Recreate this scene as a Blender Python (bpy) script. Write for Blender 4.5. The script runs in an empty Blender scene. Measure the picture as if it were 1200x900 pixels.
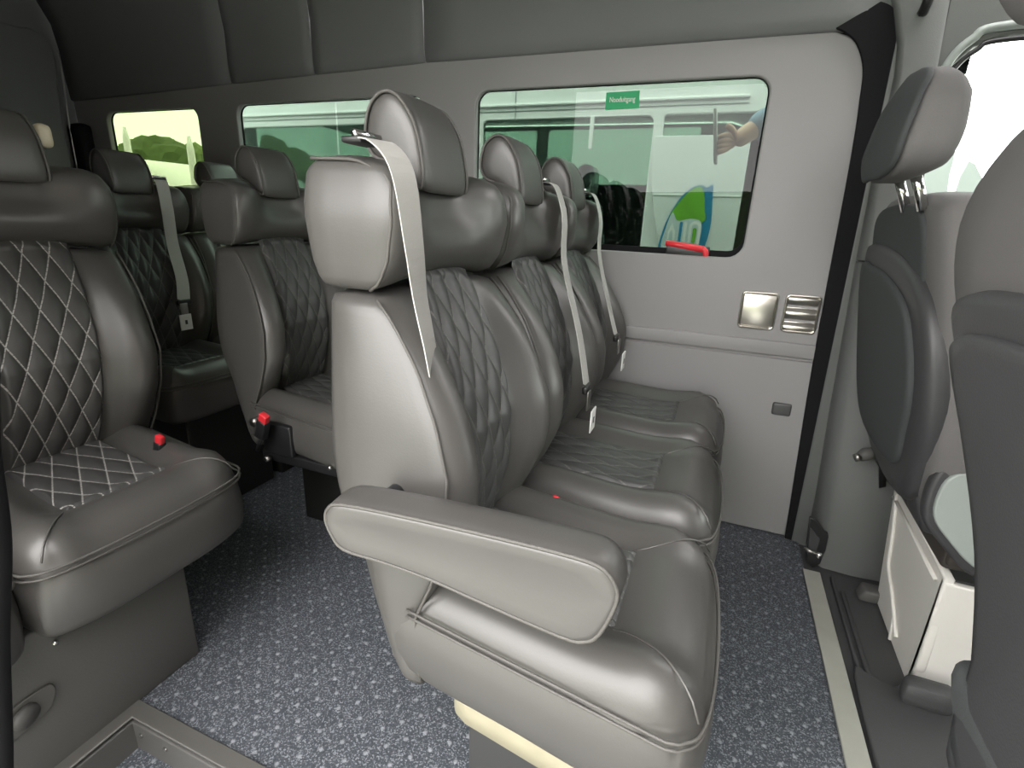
import bpy, bmesh, math, random
from mathutils import Vector, Matrix
from math import sin, cos, pi, radians
scene = bpy.context.scene
C = scene.collection
# ------------------------------------------------------------ camera
YAW, PITCH, ROLL, FPX, HC = 0.372, 0.311, -0.041, 602.34, 0.974
fw = Vector((-sin(YAW) * cos(PITCH), cos(YAW) * cos(PITCH), -sin(PITCH)))
rt = Vector((cos(YAW), sin(YAW), 0)); dn = fw.cross(rt)
r2 = rt * cos(ROLL) + dn * sin(ROLL); d2 = -rt * sin(ROLL) + dn * cos(ROLL)
cam = bpy.data.cameras.new('camera'); camo = bpy.data.objects.new('camera', cam); C.objects.link(camo)
m3 = Matrix((r2, -d2, -fw)).transposed()
camo.matrix_world = Matrix.Translation((0, 0, HC)) @ m3.to_4x4()
cam.sensor_fit = 'HORIZONTAL'; cam.sensor_width = 36.0; cam.lens = FPX / 1200 * 36.0
cam.clip_start = 0.01; cam.clip_end = 300
scene.camera = camo
# ------------------------------------------------------------ sky and exposure
w = bpy.data.worlds.new('overcast_sky'); scene.world = w; w.use_nodes = True
wn = w.node_tree; bgn = wn.nodes['Background']
bgn.inputs['Strength'].default_value = 13.0
wt = wn.nodes.new('ShaderNodeTexNoise'); wt.inputs['Scale'].default_value = 2.2; wt.inputs['Detail'].default_value = 3
wr = wn.nodes.new('ShaderNodeValToRGB')
wr.color_ramp.elements[0].color = (0.85, 0.83, 0.815, 1); wr.color_ramp.elements[1].color = (1.0, 0.975, 0.955, 1)
wc = wn.nodes.new('ShaderNodeTexCoord')
wn.links.new(wc.outputs['Generated'], wt.inputs['Vector']); wn.links.new(wt.outputs['Fac'], wr.inputs['Fac'])
wn.links.new(wr.outputs['Color'], bgn.inputs['Color'])
scene.view_settings.view_transform = 'Standard'; scene.view_settings.look = 'None'
scene.view_settings.gamma = 1.0; scene.view_settings.exposure = 0.0
try: scene.view_settings.use_curve_mapping = False
except Exception: pass
scene.cycles.max_bounces = 8; scene.cycles.transparent_max_bounces = 16

# ------------------------------------------------------------ materials
def new_mat(name):
    m = bpy.data.materials.new(name); m.use_nodes = True
    return m, m.node_tree, m.node_tree.nodes['Principled BSDF']
def mat(name, col, rough=0.5, metal=0.0, noise=0.0, nscale=30.0, bump=0.0, bscale=200.0, spec=0.5, emit=None, coat=0.0):
    m, t, p = new_mat(name)
    p.inputs['Base Color'].default_value = (*col, 1); p.inputs['Roughness'].default_value = rough
    p.inputs['Metallic'].default_value = metal; p.inputs['Specular IOR Level'].default_value = spec
    p.inputs['Coat Weight'].default_value = coat
    tc = t.nodes.new('ShaderNodeTexCoord')
    if noise:
        n = t.nodes.new('ShaderNodeTexNoise'); n.inputs['Scale'].default_value = nscale; n.inputs['Detail'].default_value = 4
        r = t.nodes.new('ShaderNodeMixRGB'); r.blend_type = 'MIX'
        r.inputs[1].default_value = (*[c * (1 - noise) for c in col], 1); r.inputs[2].default_value = (*[min(1, c * (1 + noise)) for c in col], 1)
        t.links.new(tc.outputs['Object'], n.inputs['Vector']); t.links.new(n.outputs['Fac'], r.inputs[0]); t.links.new(r.outputs[0], p.inputs['Base Color'])
    if bump:
        n = t.nodes.new('ShaderNodeTexNoise'); n.inputs['Scale'].default_value = bscale; n.inputs['Detail'].default_value = 3
        b = t.nodes.new('ShaderNodeBump'); b.inputs['Strength'].default_value = bump; b.inputs['Distance'].default_value = 0.002
        t.links.new(tc.outputs['Object'], n.inputs['Vector']); t.links.new(n.outputs['Fac'], b.inputs['Height']); t.links.new(b.outputs[0], p.inputs['Normal'])
    if emit:
        p.inputs['Emission Color'].default_value = (*col, 1); p.inputs['Emission Strength'].default_value = emit
    return m
def glass_mat(name, tint, ior=1.27, rough=0.0):
    m = bpy.data.materials.new(name); m.use_nodes = True; t = m.node_tree; t.nodes.remove(t.nodes['Principled BSDF'])
    out = t.nodes['Material Output']
    tr = t.nodes.new('ShaderNodeBsdfTransparent'); tr.inputs[0].default_value = (*tint, 1)
    gl = t.nodes.new('ShaderNodeBsdfGlossy'); gl.inputs['Roughness'].default_value = rough
    fr = t.nodes.new('ShaderNodeFresnel'); fr.inputs[0].default_value = ior
    mx = t.nodes.new('ShaderNodeMixShader')
    ge = t.nodes.new('ShaderNodeNewGeometry'); iv = t.nodes.new('ShaderNodeMath'); iv.operation = 'SUBTRACT'; iv.inputs[0].default_value = 1.0; t.links.new(ge.outputs['Backfacing'], iv.inputs[1])
    mu = t.nodes.new('ShaderNodeMath'); mu.operation = 'MULTIPLY'; t.links.new(fr.outputs[0], mu.inputs[0]); t.links.new(iv.outputs[0], mu.inputs[1])
    t.links.new(mu.outputs[0], mx.inputs[0]); t.links.new(tr.outputs[0], mx.inputs[1]); t.links.new(gl.outputs[0], mx.inputs[2])
    t.links.new(mx.outputs[0], out.inputs[0])
    return m
def quilt_mat(name, col, stitch, width):
    m, t, p = new_mat(name)
    p.inputs['Roughness'].default_value = 0.42
    uv = t.nodes.new('ShaderNodeUVMap'); sx = t.nodes.new('ShaderNodeSeparateXYZ'); t.links.new(uv.outputs[0], sx.inputs[0])
    def mth(op, a, b=None):
        n = t.nodes.new('ShaderNodeMath'); n.operation = op
        for i, v in enumerate((a, b)):
            if v is None: continue
            if isinstance(v, (int, float)): n.inputs[i].default_value = v
            else: t.links.new(v, n.inputs[i])
        return n.outputs[0]
    a = mth('ADD', sx.outputs[0], sx.outputs[1]); b = mth('SUBTRACT', sx.outputs[0], sx.outputs[1])
    def line(v): return mth('ABSOLUTE', mth('SUBTRACT', mth('FRACT', mth('ADD', v, 100.5)), 0.5))
    d = mth('MINIMUM', line(a), line(b))
    k = mth('LESS_THAN', d, width)
    dash = mth('GREATER_THAN', mth('FRACT', mth('MULTIPLY', sx.outputs[1], 12.0)), 0.10)
    mx = t.nodes.new('ShaderNodeMixRGB'); mx.inputs[1].default_value = (*col, 1); mx.inputs[2].default_value = (*stitch, 1)
    t.links.new(mth('MULTIPLY', k, dash), mx.inputs[0]); t.links.new(mx.outputs[0], p.inputs['Base Color'])
    return m
def carpet_mat(name, flip=False):
    m, t, p = new_mat(name); p.inputs['Roughness'].default_value = 0.45; p.inputs['Specular IOR Level'].default_value = 0.4
    tc = t.nodes.new('ShaderNodeTexCoord')
    n1 = t.nodes.new('ShaderNodeTexVoronoi'); n1.inputs['Scale'].default_value = 430
    sc = t.nodes.new('ShaderNodeSeparateColor'); t.links.new(n1.outputs['Color'], sc.inputs[0])
    r1 = t.nodes.new('ShaderNodeValToRGB'); e = r1.color_ramp.elements
    e[0].position = 0.25; e[0].color = (0.045, 0.051, 0.060, 1); e[1].position = 0.95; e[1].color = (0.23, 0.245, 0.27, 1)
    e2 = r1.color_ramp.elements.new(0.68); e2.color = (0.070, 0.077, 0.089, 1)
    mp = t.nodes.new('ShaderNodeMapping'); mp.inputs['Rotation'].default_value = (0, 0, radians(45)); mp.inputs['Scale'].default_value = (26, 26, 26)
    sx = t.nodes.new('ShaderNodeSeparateXYZ')
    def mth(op, a, b=None):
        n = t.nodes.new('ShaderNodeMath'); n.operation = op
        for i, v in enumerate((a, b)):
            if v is None: continue
            if isinstance(v, (int, float)): n.inputs[i].default_value = v
            else: t.links.new(v, n.inputs[i])
        return n.outputs[0]
    t.links.new(tc.outputs['Object'], n1.inputs['Vector']); t.links.new(tc.outputs['Object'], mp.inputs[0]); t.links.new(mp.outputs[0], sx.inputs[0])
    def c(v): return mth('ABSOLUTE', mth('SUBTRACT', mth('FRACT', v), 0.5))
    d = mth('SQRT', mth('ADD', mth('POWER', c(sx.outputs[0]), 2.0), mth('POWER', c(sx.outputs[1]), 2.0)))
    dot = t.nodes.new('ShaderNodeMapRange'); dot.inputs[1].default_value = 0.06; dot.inputs[2].default_value = 0.15; dot.inputs[3].default_value = 1; dot.inputs[4].default_value = 0
    t.links.new(d, dot.inputs[0])
    mx = t.nodes.new('ShaderNodeMixRGB'); mx.inputs[2].default_value = (0.30, 0.315, 0.34, 1)
    t.links.new(mth('MULTIPLY', dot.outputs[0], 0.7), mx.inputs[0]); t.links.new(sc.outputs[0], r1.inputs['Fac']); t.links.new(r1.outputs[0], mx.inputs[1]); t.links.new(mx.outputs[0], p.inputs['Base Color'])
    b = t.nodes.new('ShaderNodeBump'); b.inputs['Strength'].default_value = 0.5; b.inputs['Distance'].default_value = 0.002
    t.links.new(mth('ADD', dot.outputs[0], mth('MULTIPLY', sc.outputs[0], 0.5)), b.inputs['Height']); t.links.new(b.outputs[0], p.inputs['Normal'])
    return m
M = {
 'leather': mat('dark_leather', (0.064, 0.061, 0.0575), 0.38, noise=0.10, nscale=9, bump=0.07, bscale=380, spec=0.6),
 'piping': mat('seam_leather', (0.078, 0.074, 0.068), 0.45, bump=0.5, bscale=900),
 'quilt': quilt_mat('quilted_leather', (0.050, 0.050, 0.049), (0.13, 0.125, 0.12), 0.030),
 'quiltwhite': quilt_mat('quilted_leather_pale_stitch', (0.055, 0.054, 0.053), (0.36, 0.35, 0.33), 0.028),
 'wall': mat('grey_wall_vinyl', (0.245, 0.238, 0.238), 0.55, noise=0.05, nscale=4, bump=0.12, bscale=350),
 'headliner': mat('headliner_fabric', (0.155, 0.16, 0.16), 0.85, noise=0.06, nscale=5, bump=0.2, bscale=500),
 'cabtrim': mat('cab_trim_plastic', (0.105, 0.11, 0.105), 0.5, noise=0.05, nscale=5, bump=0.2, bscale=500),
 'rubber': mat('black_rubber', (0.008, 0.008, 0.009), 0.8, spec=0.15),
 'black': mat('black_plastic', (0.012, 0.012, 0.013), 0.4),
 'carpet': carpet_mat('speckled_floor'),
 'base': mat('grey_seat_base_vinyl', (0.080, 0.078, 0.075), 0.6, noise=0.06, nscale=6, bump=0.15, bscale=300),
 'bench_base': mat('charcoal_base_vinyl', (0.030, 0.030, 0.031), 0.6),
 'darkbase': mat('dark_seat_base_vinyl', (0.012, 0.012, 0.012), 0.6),
 'rim': mat('grey_edge_strip', (0.085, 0.082, 0.076), 0.5, noise=0.1, nscale=14),
 'strip': mat('pale_edge_strip', (0.33, 0.33, 0.29), 0.5, noise=0.1, nscale=20),
 'mat': mat('dark_floor_mat', (0.050, 0.050, 0.052), 0.6, noise=0.1, nscale=10, bump=0.3, bscale=400),
 'belt': mat('grey_belt_webbing', (0.42, 0.41, 0.39), 0.6, bump=0.3, bscale=900),
 'white': mat('white_label', (0.80, 0.80, 0.78), 0.6),
 'chrome': mat('chrome', (0.75, 0.74, 0.72), 0.15, metal=1.0),
 'steel': mat('dull_steel', (0.35, 0.34, 0.32), 0.35, metal=1.0),
 'red': mat('red_plastic', (0.62, 0.025, 0.035), 0.4),
 'foam': mat('cream_foam', (0.24, 0.22, 0.155), 0.8, noise=0.15, nscale=30),
 'cream': mat('cream_plastic', (0.62, 0.55, 0.40), 0.5),
 'cabfab': mat('cab_seat_cloth', (0.115, 0.11, 0.108), 0.8, noise=0.05, nscale=5, bump=0.25, bscale=600),
 'cabdark': mat('cab_seat_dark_cloth', (0.040, 0.044, 0.045), 0.85, noise=0.05, nscale=5, bump=0.25, bscale=600),
 'shell': mat('seat_shell_plastic', (0.042, 0.042, 0.044), 0.45, noise=0.05, nscale=4, bump=0.15, bscale=500),
 'palegreen': mat('pale_grey_green_plastic', (0.26, 0.29, 0.27), 0.5),
 'box': mat('off_white_plastic', (0.66, 0.64, 0.60), 0.45, noise=0.04, nscale=6),
 'vent': mat('brushed_aluminium', (0.60, 0.57, 0.52), 0.28, metal=1.0, noise=0.18, nscale=20),
 'brown': mat('brown_plastic', (0.05, 0.043, 0.038), 0.5),
 'glass': glass_mat('tinted_glass', (0.355, 0.415, 0.372)),
 'darkglass': glass_mat('privacy_glass', (0.06, 0.07, 0.065)),
 'rearglass': glass_mat('light_green_glass', (0.30, 0.34, 0.25)),
 'cabglass': glass_mat('clear_glass', (0.92, 0.96, 0.94)),
 'vanpaint': mat('white_van_paint', (0.80, 0.80, 0.80), 0.3, coat=0.3),
 'vanwindow': glass_mat('dark_van_window', (0.54, 0.61, 0.57)),
 'green': mat('green_sticker', (0.02, 0.36, 0.14), 0.6),
 'leafgreen': mat('leaf_green', (0.15, 0.42, 0.03), 0.5, noise=0.35, nscale=9),
 'leafblue': mat('leaf_blue', (0.01, 0.22, 0.42), 0.5, noise=0.3, nscale=12),
 'silver': mat('silver_lettering', (0.55, 0.62, 0.66), 0.5),
 'asphalt': mat('asphalt', (0.34, 0.35, 0.32), 0.9, noise=0.15, nscale=3),
 'concrete': mat('pale_pavement', (0.42, 0.44, 0.38), 0.9, noise=0.1, nscale=1),
 'hedge': mat('hedge_leaves', (0.07, 0.11, 0.03), 0.8, noise=0.5, nscale=4),
 'hedge2': mat('light_foliage', (0.13, 0.18, 0.06), 0.8, noise=0.5, nscale=4),
 'bark': mat('bark', (0.06, 0.045, 0.03), 0.9),
 'greymetal': mat('grey_car_paint', (0.30, 0.33, 0.33), 0.3, coat=0.3),
 'skin': mat('skin', (0.62, 0.36, 0.24), 0.5),
 'shirt': mat('blue_shirt', (0.16, 0.26, 0.36), 0.8, noise=0.1, nscale=20),
 'trouser': mat('dark_trousers', (0.03, 0.035, 0.05), 0.8),
 'hair': mat('brown_hair', (0.04, 0.025, 0.015), 0.6),
 'phone': mat('phone_case', (0.35, 0.36, 0.33), 0.3),
}
# ------------------------------------------------------------ helpers
def prop(o, label=None, cat=None, group=None, kind=None):
    if label: o['label'] = label
    if cat: o['category'] = cat
    if group: o['group'] = group
    if kind: o['kind'] = kind
    return o
def empty(name, loc, label, cat, group=None):
    o = bpy.data.objects.new(name, None); C.objects.link(o); o.location = loc; o.empty_display_size = 0.1
    return prop(o, label, cat, group)
def link(name, me, m, parent=None, loc=(0, 0, 0), smooth=True, sub=0):
    if m is not None: me.materials.append(m)
    if smooth:
        for p in me.polygons: p.use_smooth = True
    o = bpy.data.objects.new(name, me); C.objects.link(o); o.location = loc
    if parent: o.parent = parent
    if sub:
        s = o.modifiers.new('sub', 'SUBSURF'); s.levels = sub; s.render_levels = sub
    return o
def autosmooth(o, ang=40):
    me = o.data; bm = bmesh.new(); bm.from_mesh(me)
    for e in bm.edges:
        if len(e.link_faces) == 2 and e.calc_face_angle(0) > radians(ang): e.smooth = False
    bm.to_mesh(me); bm.free(); return o
def mesh(name, verts, faces):
    me = bpy.data.meshes.new(name); me.from_pydata([tuple(v) for v in verts], [], faces); me.validate()
    bm = bmesh.new(); bm.from_mesh(me); bmesh.ops.recalc_face_normals(bm, faces=bm.faces); bm.to_mesh(me); bm.free()
    return me
def rbox(name, size, r=0.02, n=6, fn=None, center=(0, 0, 0), nr=2):
    """closed rounded box as one lattice; fn(x,y,z)->(x,y,z) shapes it; n = inner segments (int or 3)"""
    if isinstance(n, int): n = (n, n, n)
    h = [s / 2 for s in size]; ax = []
    for k in range(3):
        rr = min(r, h[k] * 0.98)
        a = [-h[k] + rr * (1 - cos(pi / 2 * i / nr)) for i in range(nr)] + [-h[k] + rr + (2 * (h[k] - rr)) * i / n[k] for i in range(n[k] + 1)]
        a += [-v for v in reversed(a[:nr])]
        ax.append(a)
    idx = {}; verts = []; faces = []
    N = [len(a) - 1 for a in ax]
    def vid(i, j, k):
        if (i, j, k) in idx: return idx[(i, j, k)]
        s = [ax[0][i], ax[1][j], ax[2][k]]
        rr = [min(r, h[q] * 0.98) for q in range(3)]
        inner = [max(-(h[q] - rr[q]), min(h[q] - rr[q], s[q])) for q in range(3)]
        d = [(s[q] - inner[q]) / rr[q] for q in range(3)]
        L = math.sqrt(sum(v * v for v in d)); mx = max(abs(v) for v in d)
        if L > 1e-9:
            # push to sphere keeping the surface
            p = [inner[q] + d[q] / L * rr[q] * (1 if mx > .999 else mx) for q in range(3)]
        else: p = s
        p = [p[q] + center[q] for q in range(3)]
        if fn: p = fn(*p)
        idx[(i, j, k)] = len(verts); verts.append(tuple(p)); return idx[(i, j, k)]
    for (a, b, c) in ((0, 1, 2), (0, 2, 1), (1, 2, 0)):
        for side in (0, N[c]):
            for i in range(N[a]):
                for j in range(N[b]):
                    q = []
                    for (di, dj) in ((0, 0), (1, 0), (1, 1), (0, 1)):
                        t = [0, 0, 0]; t[a] = i + di; t[b] = j + dj; t[c] = side
                        q.append(vid(*t))
                    faces.append(q)
    return mesh(name, verts, faces)
def tube(name, pts, r, n=8, closed=False, flat=None):
    """tube along pts. r number or list"""
    pts = [Vector(p) for p in pts]; V = []; F = []; L = len(pts)
    up = None
    for i, p in enumerate(pts):
        if closed: t = (pts[(i + 1) % L] - pts[i - 1])
        else: t = pts[min(i + 1, L - 1)] - pts[max(i - 1, 0)]
        t.normalize()
        if up is None:
            up = Vector((0, 0, 1)) if abs(t.z) < 0.9 else Vector((0, 1, 0))
        a = t.cross(up).normalized(); b = a.cross(t).normalized(); up = b
        ri = r[i] if isinstance(r, (list, tuple)) else r
        for k in range(n):
            an = 2 * pi * k / n; V.append(p + a * cos(an) * ri + b * sin(an) * ri)
    for i in range(L if closed else L - 1):
        for k in range(n):
            j = (i + 1) % L
            F.append([i * n + k, i * n + (k + 1) % n, j * n + (k + 1) % n, j * n + k])
    if not closed: F.append(list(range(n))); F.append([(L - 1) * n + k for k in range(n)])
    return mesh(name, V, F)
def spline(pts, k=6, closed=False):
    P = [Vector(p) for p in pts]; out = []; L = len(P)
    rng = range(L if closed else L - 1)
    for i in rng:
        p0 = P[i - 1] if (closed or i > 0) else P[0] * 2 - P[1]
        p1 = P[i]; p2 = P[(i + 1) % L]
        p3 = P[(i + 2) % L] if (closed or i + 2 < L) else P[-1] * 2 - P[-2]
        for j in range(k):
            t = j / k
            out.append(0.5 * ((2 * p1) + (-p0 + p2) * t + (2 * p0 - 5 * p1 + 4 * p2 - p3) * t * t + (-p0 + 3 * p1 - 3 * p2 + p3) * t ** 3))
    if not closed: out.append(P[-1])
    return out
def ribbon(name, pts, width_dir, width, thick, wend=None):
    """strap: box section swept along pts; width_dir vector"""
    pts = [Vector(p) for p in pts]; wd = Vector(width_dir).normalized(); V = []; F = []; L = len(pts)
    for i, p in enumerate(pts):
        if wend: wd = Vector(width_dir).lerp(Vector(wend), smooth((i / (L - 1)) * 1.3)).normalized()
        t = (pts[min(i + 1, L - 1)] - pts[max(i - 1, 0)]).normalized(); nrm = t.cross(wd).normalized(); w2 = nrm.cross(t).normalized()
        for a, b in ((-1, -1), (1, -1), (1, 1), (-1, 1)): V.append(p + w2 * a * width / 2 + nrm * b * thick / 2)
    for i in range(L - 1):
        for k in range(4): F.append([i * 4 + k, i * 4 + (k + 1) % 4, i * 4 + 4 + (k + 1) % 4, i * 4 + 4 + k])
    F.append([0, 1, 2, 3]); F.append([(L - 1) * 4 + k for k in range(4)])
    return mesh(name, V, F)
def plate(name, outer, holes, thick, plane, bevel=0.0, offset=0.0):
    """flat panel with holes from 2D outlines. plane 'xz' (normal y), 'xy', 'yz'. centred at offset on the normal axis"""
    cu = bpy.data.curves.new(name + '_c', 'CURVE'); cu.dimensions = '2D'; cu.fill_mode = 'BOTH'
    cu.extrude = max(thick / 2 - bevel, 0.0001); cu.bevel_depth = bevel; cu.bevel_resolution = 2; cu.offset = -bevel
    for loop in [outer] + list(holes):
        s = cu.splines.new('POLY'); s.points.add(len(loop) - 1)
        for i, (a, b) in enumerate(loop): s.points[i].co = (a, b, 0, 1)
        s.use_cyclic_u = True
    o = bpy.data.objects.new('tmp', cu); C.objects.link(o)
    dg = bpy.context.evaluated_depsgraph_get(); dg.update()
    me = bpy.data.meshes.new_from_object(o.evaluated_get(dg)); bpy.data.objects.remove(o); bpy.data.curves.remove(cu)
    me.name = name
    for v in me.vertices:
        a, b, c = v.co
        v.co = {'xz': (a, c + offset, b), 'xy': (a, b, c + offset), 'yz': (c + offset, a, b)}[plane]
    bm = bmesh.new(); bm.from_mesh(me); bmesh.ops.remove_doubles(bm, verts=bm.verts, dist=1e-5)
    bmesh.ops.recalc_face_normals(bm, faces=bm.faces); bm.to_mesh(me); bm.free()
    me.materials.clear()
    return me
def rrect(x0, y0, x1, y1, r, n=5):
    out = []
    for cx, cy, a0 in ((x1 - r, y1 - r, 0), (x0 + r, y1 - r, 90), (x0 + r, y0 + r, 180), (x1 - r, y0 + r, 270)):
        for i in range(n + 1):
            a = radians(a0 + 90 * i / n); out.append((cx + r * cos(a), cy + r * sin(a)))
    return out
def sm2(pts, k=5): return [(p.x, p.y) for p in spline([(a, b, 0) for a, b in pts], k, True)]
def smooth(t): t = max(0, min(1, t)); return t * t * (3 - 2 * t)
def interp(x, xs, ys):
    if x <= xs[0]: return ys[0]
    for i in range(len(xs) - 1):
        if x <= xs[i + 1]:
            t = (x - xs[i]) / (xs[i + 1] - xs[i]); return ys[i] + (ys[i + 1] - ys[i]) * t
    return ys[-1]

# ------------------------------------------------------------ van shell
W = 1.73
def add_struct(name, me, m, sm=False, **k):
    o = link(name, me, m, smooth=sm); o['kind'] = 'structure'
    return prop(o, **k)
# floor with entry step well cut out beside the sliding door
fl = plate('floor', [(-2.95, -0.05), (-0.96, -0.05), (-0.96, 0.45), (0.365, 0.45), (0.365, 1.74), (-2.95, 1.74)], [], 0.03, 'xy', offset=-0.015)
floor = add_struct('floor', fl, M['carpet'])
o = link('step_tread', plate('step_tread', [(-0.96, -0.06), (0.365, -0.06), (0.365, 0.45), (-0.96, 0.45)], [], 0.02, 'xy', offset=-0.085), M['carpet'], floor, smooth=False)
o = link('step_riser', rbox('step_riser', (1.325, 0.012, 0.07), 0.003, 1, center=(-0.2975, 0.447, -0.042)), M['base'], floor, smooth=False)
o = link('step_riser', rbox('step_riser', (0.012, 0.5, 0.07), 0.003, 1, center=(-0.957, 0.195, -0.042)), M['base'], floor, smooth=False)
rimshape = [(-0.985, -0.05), (-0.952, -0.05), (-0.952, 0.443), (0.36, 0.443), (0.36, 0.475), (-0.985, 0.475)]
prop(link('step_edge_strip', plate('step_edge_strip', rimshape, [], 0.006, 'xy', 0.002, 0.003), M['rim'], floor, smooth=False), 'grey edging strip around the entry step well')
for (x, y) in ((-0.93, 0.443), (-0.86, 0.443)):
    link('screw', rbox('screw', (0.008, 0.004, 0.008), 0.002, 1, center=(x, y - 0.003, -0.03)), M['steel'], floor)
st = plate('floor_edge_strip', [(0.363, 0.3), (0.408, 0.3), (0.404, 1.55), (0.357, 1.55)], [], 0.008, 'xy', 0.002, 0.004)
prop(link('floor_edge_strip', st, M['strip'], floor, smooth=False), 'pale strip between the speckled floor and the cab mat')
cf = add_struct('floor_cab', plate('floor_cab', [(0.365, -0.05), (1.85, -0.05), (1.85, 1.74), (0.365, 1.74)], [], 0.03, 'xy', offset=-0.022), M['mat'])
# raised mat edge with folded lip
mt = prop(link('cab_floor_mat', plate('cab_floor_mat', sm2([(0.412, 0.32), (0.414, 0.75), (0.418, 1.158), (0.455, 1.172), (0.494, 1.158), (0.53, 1.20), (0.557, 1.205), (0.575, 1.16), (0.80, 1.0), (0.9, 0.6), (0.85, 0.32)], 4), [], 0.012, 'xy', 0.004, 0.006), M['mat'], smooth=False),
          'dark grey rubber mat lying in front of the cab seats, with a wavy edge', 'floor mat')
ridge = link('raised_lip', rbox('raised_lip', (0.10, 0.05, 0.06), 0.02, 4, fn=lambda x, y, z: (x + 0.2 * (y - 1.13), y, z), center=(0.545, 1.135, 0.035)), M['mat'], mt)
link('ridge', rbox('ridge', (0.012, 1.2, 0.01), 0.004, 3, center=(0.455, 0.9, -0.004)), M['mat'], cf)
link('ridge', rbox('ridge', (0.008, 0.36, 0.012), 0.004, 2, center=(0.435, 1.37, 0.0)), M['mat'], cf)

# left wall panel with three window openings
outer = [(-2.95, 0.0), (0.338, 0.0), (0.305, 0.60), (0.291, 1.05), (0.287, 1.133)]
outer += [(p.x, p.y) for p in spline([(0.278, 1.30, 0), (0.268, 1.385, 0), (0.235, 1.44, 0), (0.175, 1.466, 0)], 4)]
outer += [(-1.03, 1.475), (-2.95, 1.43)]
WINS = [(-0.845, 0.887, 0.048, 1.373), (-1.925, 0.887, -1.05, 1.369), (-2.735, 0.887, -2.148, 1.366)]
holes = [rrect(*wv, 0.045) for wv in WINS]
wl = add_struct('wall_left', plate('wall_left', outer, holes, 0.022, 'xz', 0.005, W + 0.011), M['wall'])
autosmooth(wl)
# ledge of the lower panel
def ledge(x, y, z):
    return (x, y, z)
o = add_struct('trim_1', rbox('trim_1', (3.24, 0.016, 0.045), 0.006, (8, 1, 1), center=(-1.315, W - 0.004, 0.628)), M['wall'], sm=True)
o = link('lower_panel', plate('lower_panel', [(-2.94, 0.005), (0.325, 0.005), (0.297, 0.598), (-2.94, 0.598)], [], 0.008, 'xz', 0.003, W - 0.003), M['wall'], wl, smooth=False)
for i, (x0, z0, x1, z1) in enumerate(WINS):
    g = link('window_%d' % (i + 1), plate('win', rrect(x0 - 0.03, z0 - 0.03, x1 + 0.03, z1 + 0.03, 0.06), [], 0.004, 'xz', 0, W + 0.033), M['rearglass' if i == 2 else 'glass'], smooth=False)
    g['kind'] = 'structure'
    link('window_seal', plate('seal', rrect(x0 - 0.03, z0 - 0.03, x1 + 0.03, z1 + 0.03, 0.06), [rrect(x0 + 0.001, z0 + 0.018, x1 - 0.004, z1 - 0.001, 0.04)], 0.006, 'xz', 0.001, W + 0.026), M['rubber'], g, smooth=False)
# side of the headliner above the windows, in panels, and the ceiling
hl = [(-2.95, 1.425, 1.42), ]
def headliner_piece(name, x0, x1, prof, m, gap=0.003, front_round=False):
    V = []; F = []; nx = 10; n = len(prof)
    for i in range(nx + 1):
        x = x0 + gap + (x1 - x0 - 2 * gap) * i / nx
        ze = 1.430 + (min(x, -1.03) + 2.95) * 0.0245 if x < -1.03 else 1.477
        for k, (y, z) in enumerate(prof):
            edge = 0.006 * math.exp(-min(x - x0, x1 - x) / 0.008)
            V.append((x, y + edge, z if k > 1 else z + ze - 1.477))
        for k, (y, z) in enumerate(reversed(prof)): V.append((x, y + 0.02, z + 0.01))
    R = 2 * n
    for i in range(nx):
        for k in range(R): F.append([i * R + k, i * R + (k + 1) % R, (i + 1) * R + (k + 1) % R, (i + 1) * R + k])
    F.append(list(range(R))); F.append([nx * R + k for k in range(R)])
    return mesh(name, V, F)
prof = [(W + 0.006, 1.462), (W - 0.014, 1.468), (W - 0.02, 1.50), (W - 0.022, 1.62), (W - 0.035, 1.72), (W - 0.085, 1.82), (W - 0.18, 1.885), (W - 0.34, 1.91)]
seams = [-2.95, -1.925, -1.505, -1.035, 0.31]
hside = bpy.data.objects.new('ceiling_side', None)
ceil = add_struct('ceiling', rbox('ceiling', (5.0, 1.46, 0.03), 0.01, (8, 2, 1), center=(-0.55, 0.68, 1.925)), M['headliner'])
for a, b in zip(seams[:-1], seams[1:]):
    link('headliner_panel', headliner_piece('headliner_panel', a, b, prof, M['headliner']), M['headliner'], ceil)
# dark gap seal running down behind the wall panel edge
add_struct('trim_2', rbox('trim_2', (0.42, 0.02, 0.60), 0.004, 1, center=(0.28, 1.775, 1.66)), M['rubber'])
V = []; 
def sealstrip():
    # vertical black band between the passenger panel and the cab pillar
    pts = [(0.19, 1.468), (0.215, 1.455), (0.245, 1.428), (0.270, 1.372), (0.278, 1.30), (0.288, 1.133), (0.306, 0.60), (0.339, 0.0)]
    L = []; R = []
    for p in spline([(a, b, 0) for a, b in pts], 5): L.append((p.x - 0.014, p.y)); R.append((p.x + 0.072, p.y + (0.05 if p.y > 1.40 else 0.0)))
    return L + R[::-1]
add_struct('trim_3', plate('trim_3', sealstrip(), [], 0.012, 'xz', 0.002, W - 0.012), M['rubber'])

# cab side wall with the driver's window opening
cw = [(0.425, 1.15), (0.425, 1.30), (0.437, 1.362), (0.475, 1.405), (0.54, 1.425), (0.9, 1.425), (1.15, 1.30), (1.35, 1.05), (1.30, 1.03), (0.44, 1.03)]
cabout = [(0.342, -0.03), (1.85, -0.03), (1.85, 1.93), (0.30, 1.93)]
cab = add_struct('wall_left_cab', plate('wall_left_cab', cabout, [cw], 0.05, 'xz', 0.008, 1.735), M['cabtrim'])
autosmooth(cab)
g = link('window_4', plate('win', [(a + (0.02 if a > 0.8 else -0.02), b + (0.02 if b > 1.2 else -0.02)) for a, b in cw], [], 0.005, 'xz', 0, 1.75), M['cabglass'], smooth=False); g['kind'] = 'structure'
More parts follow.
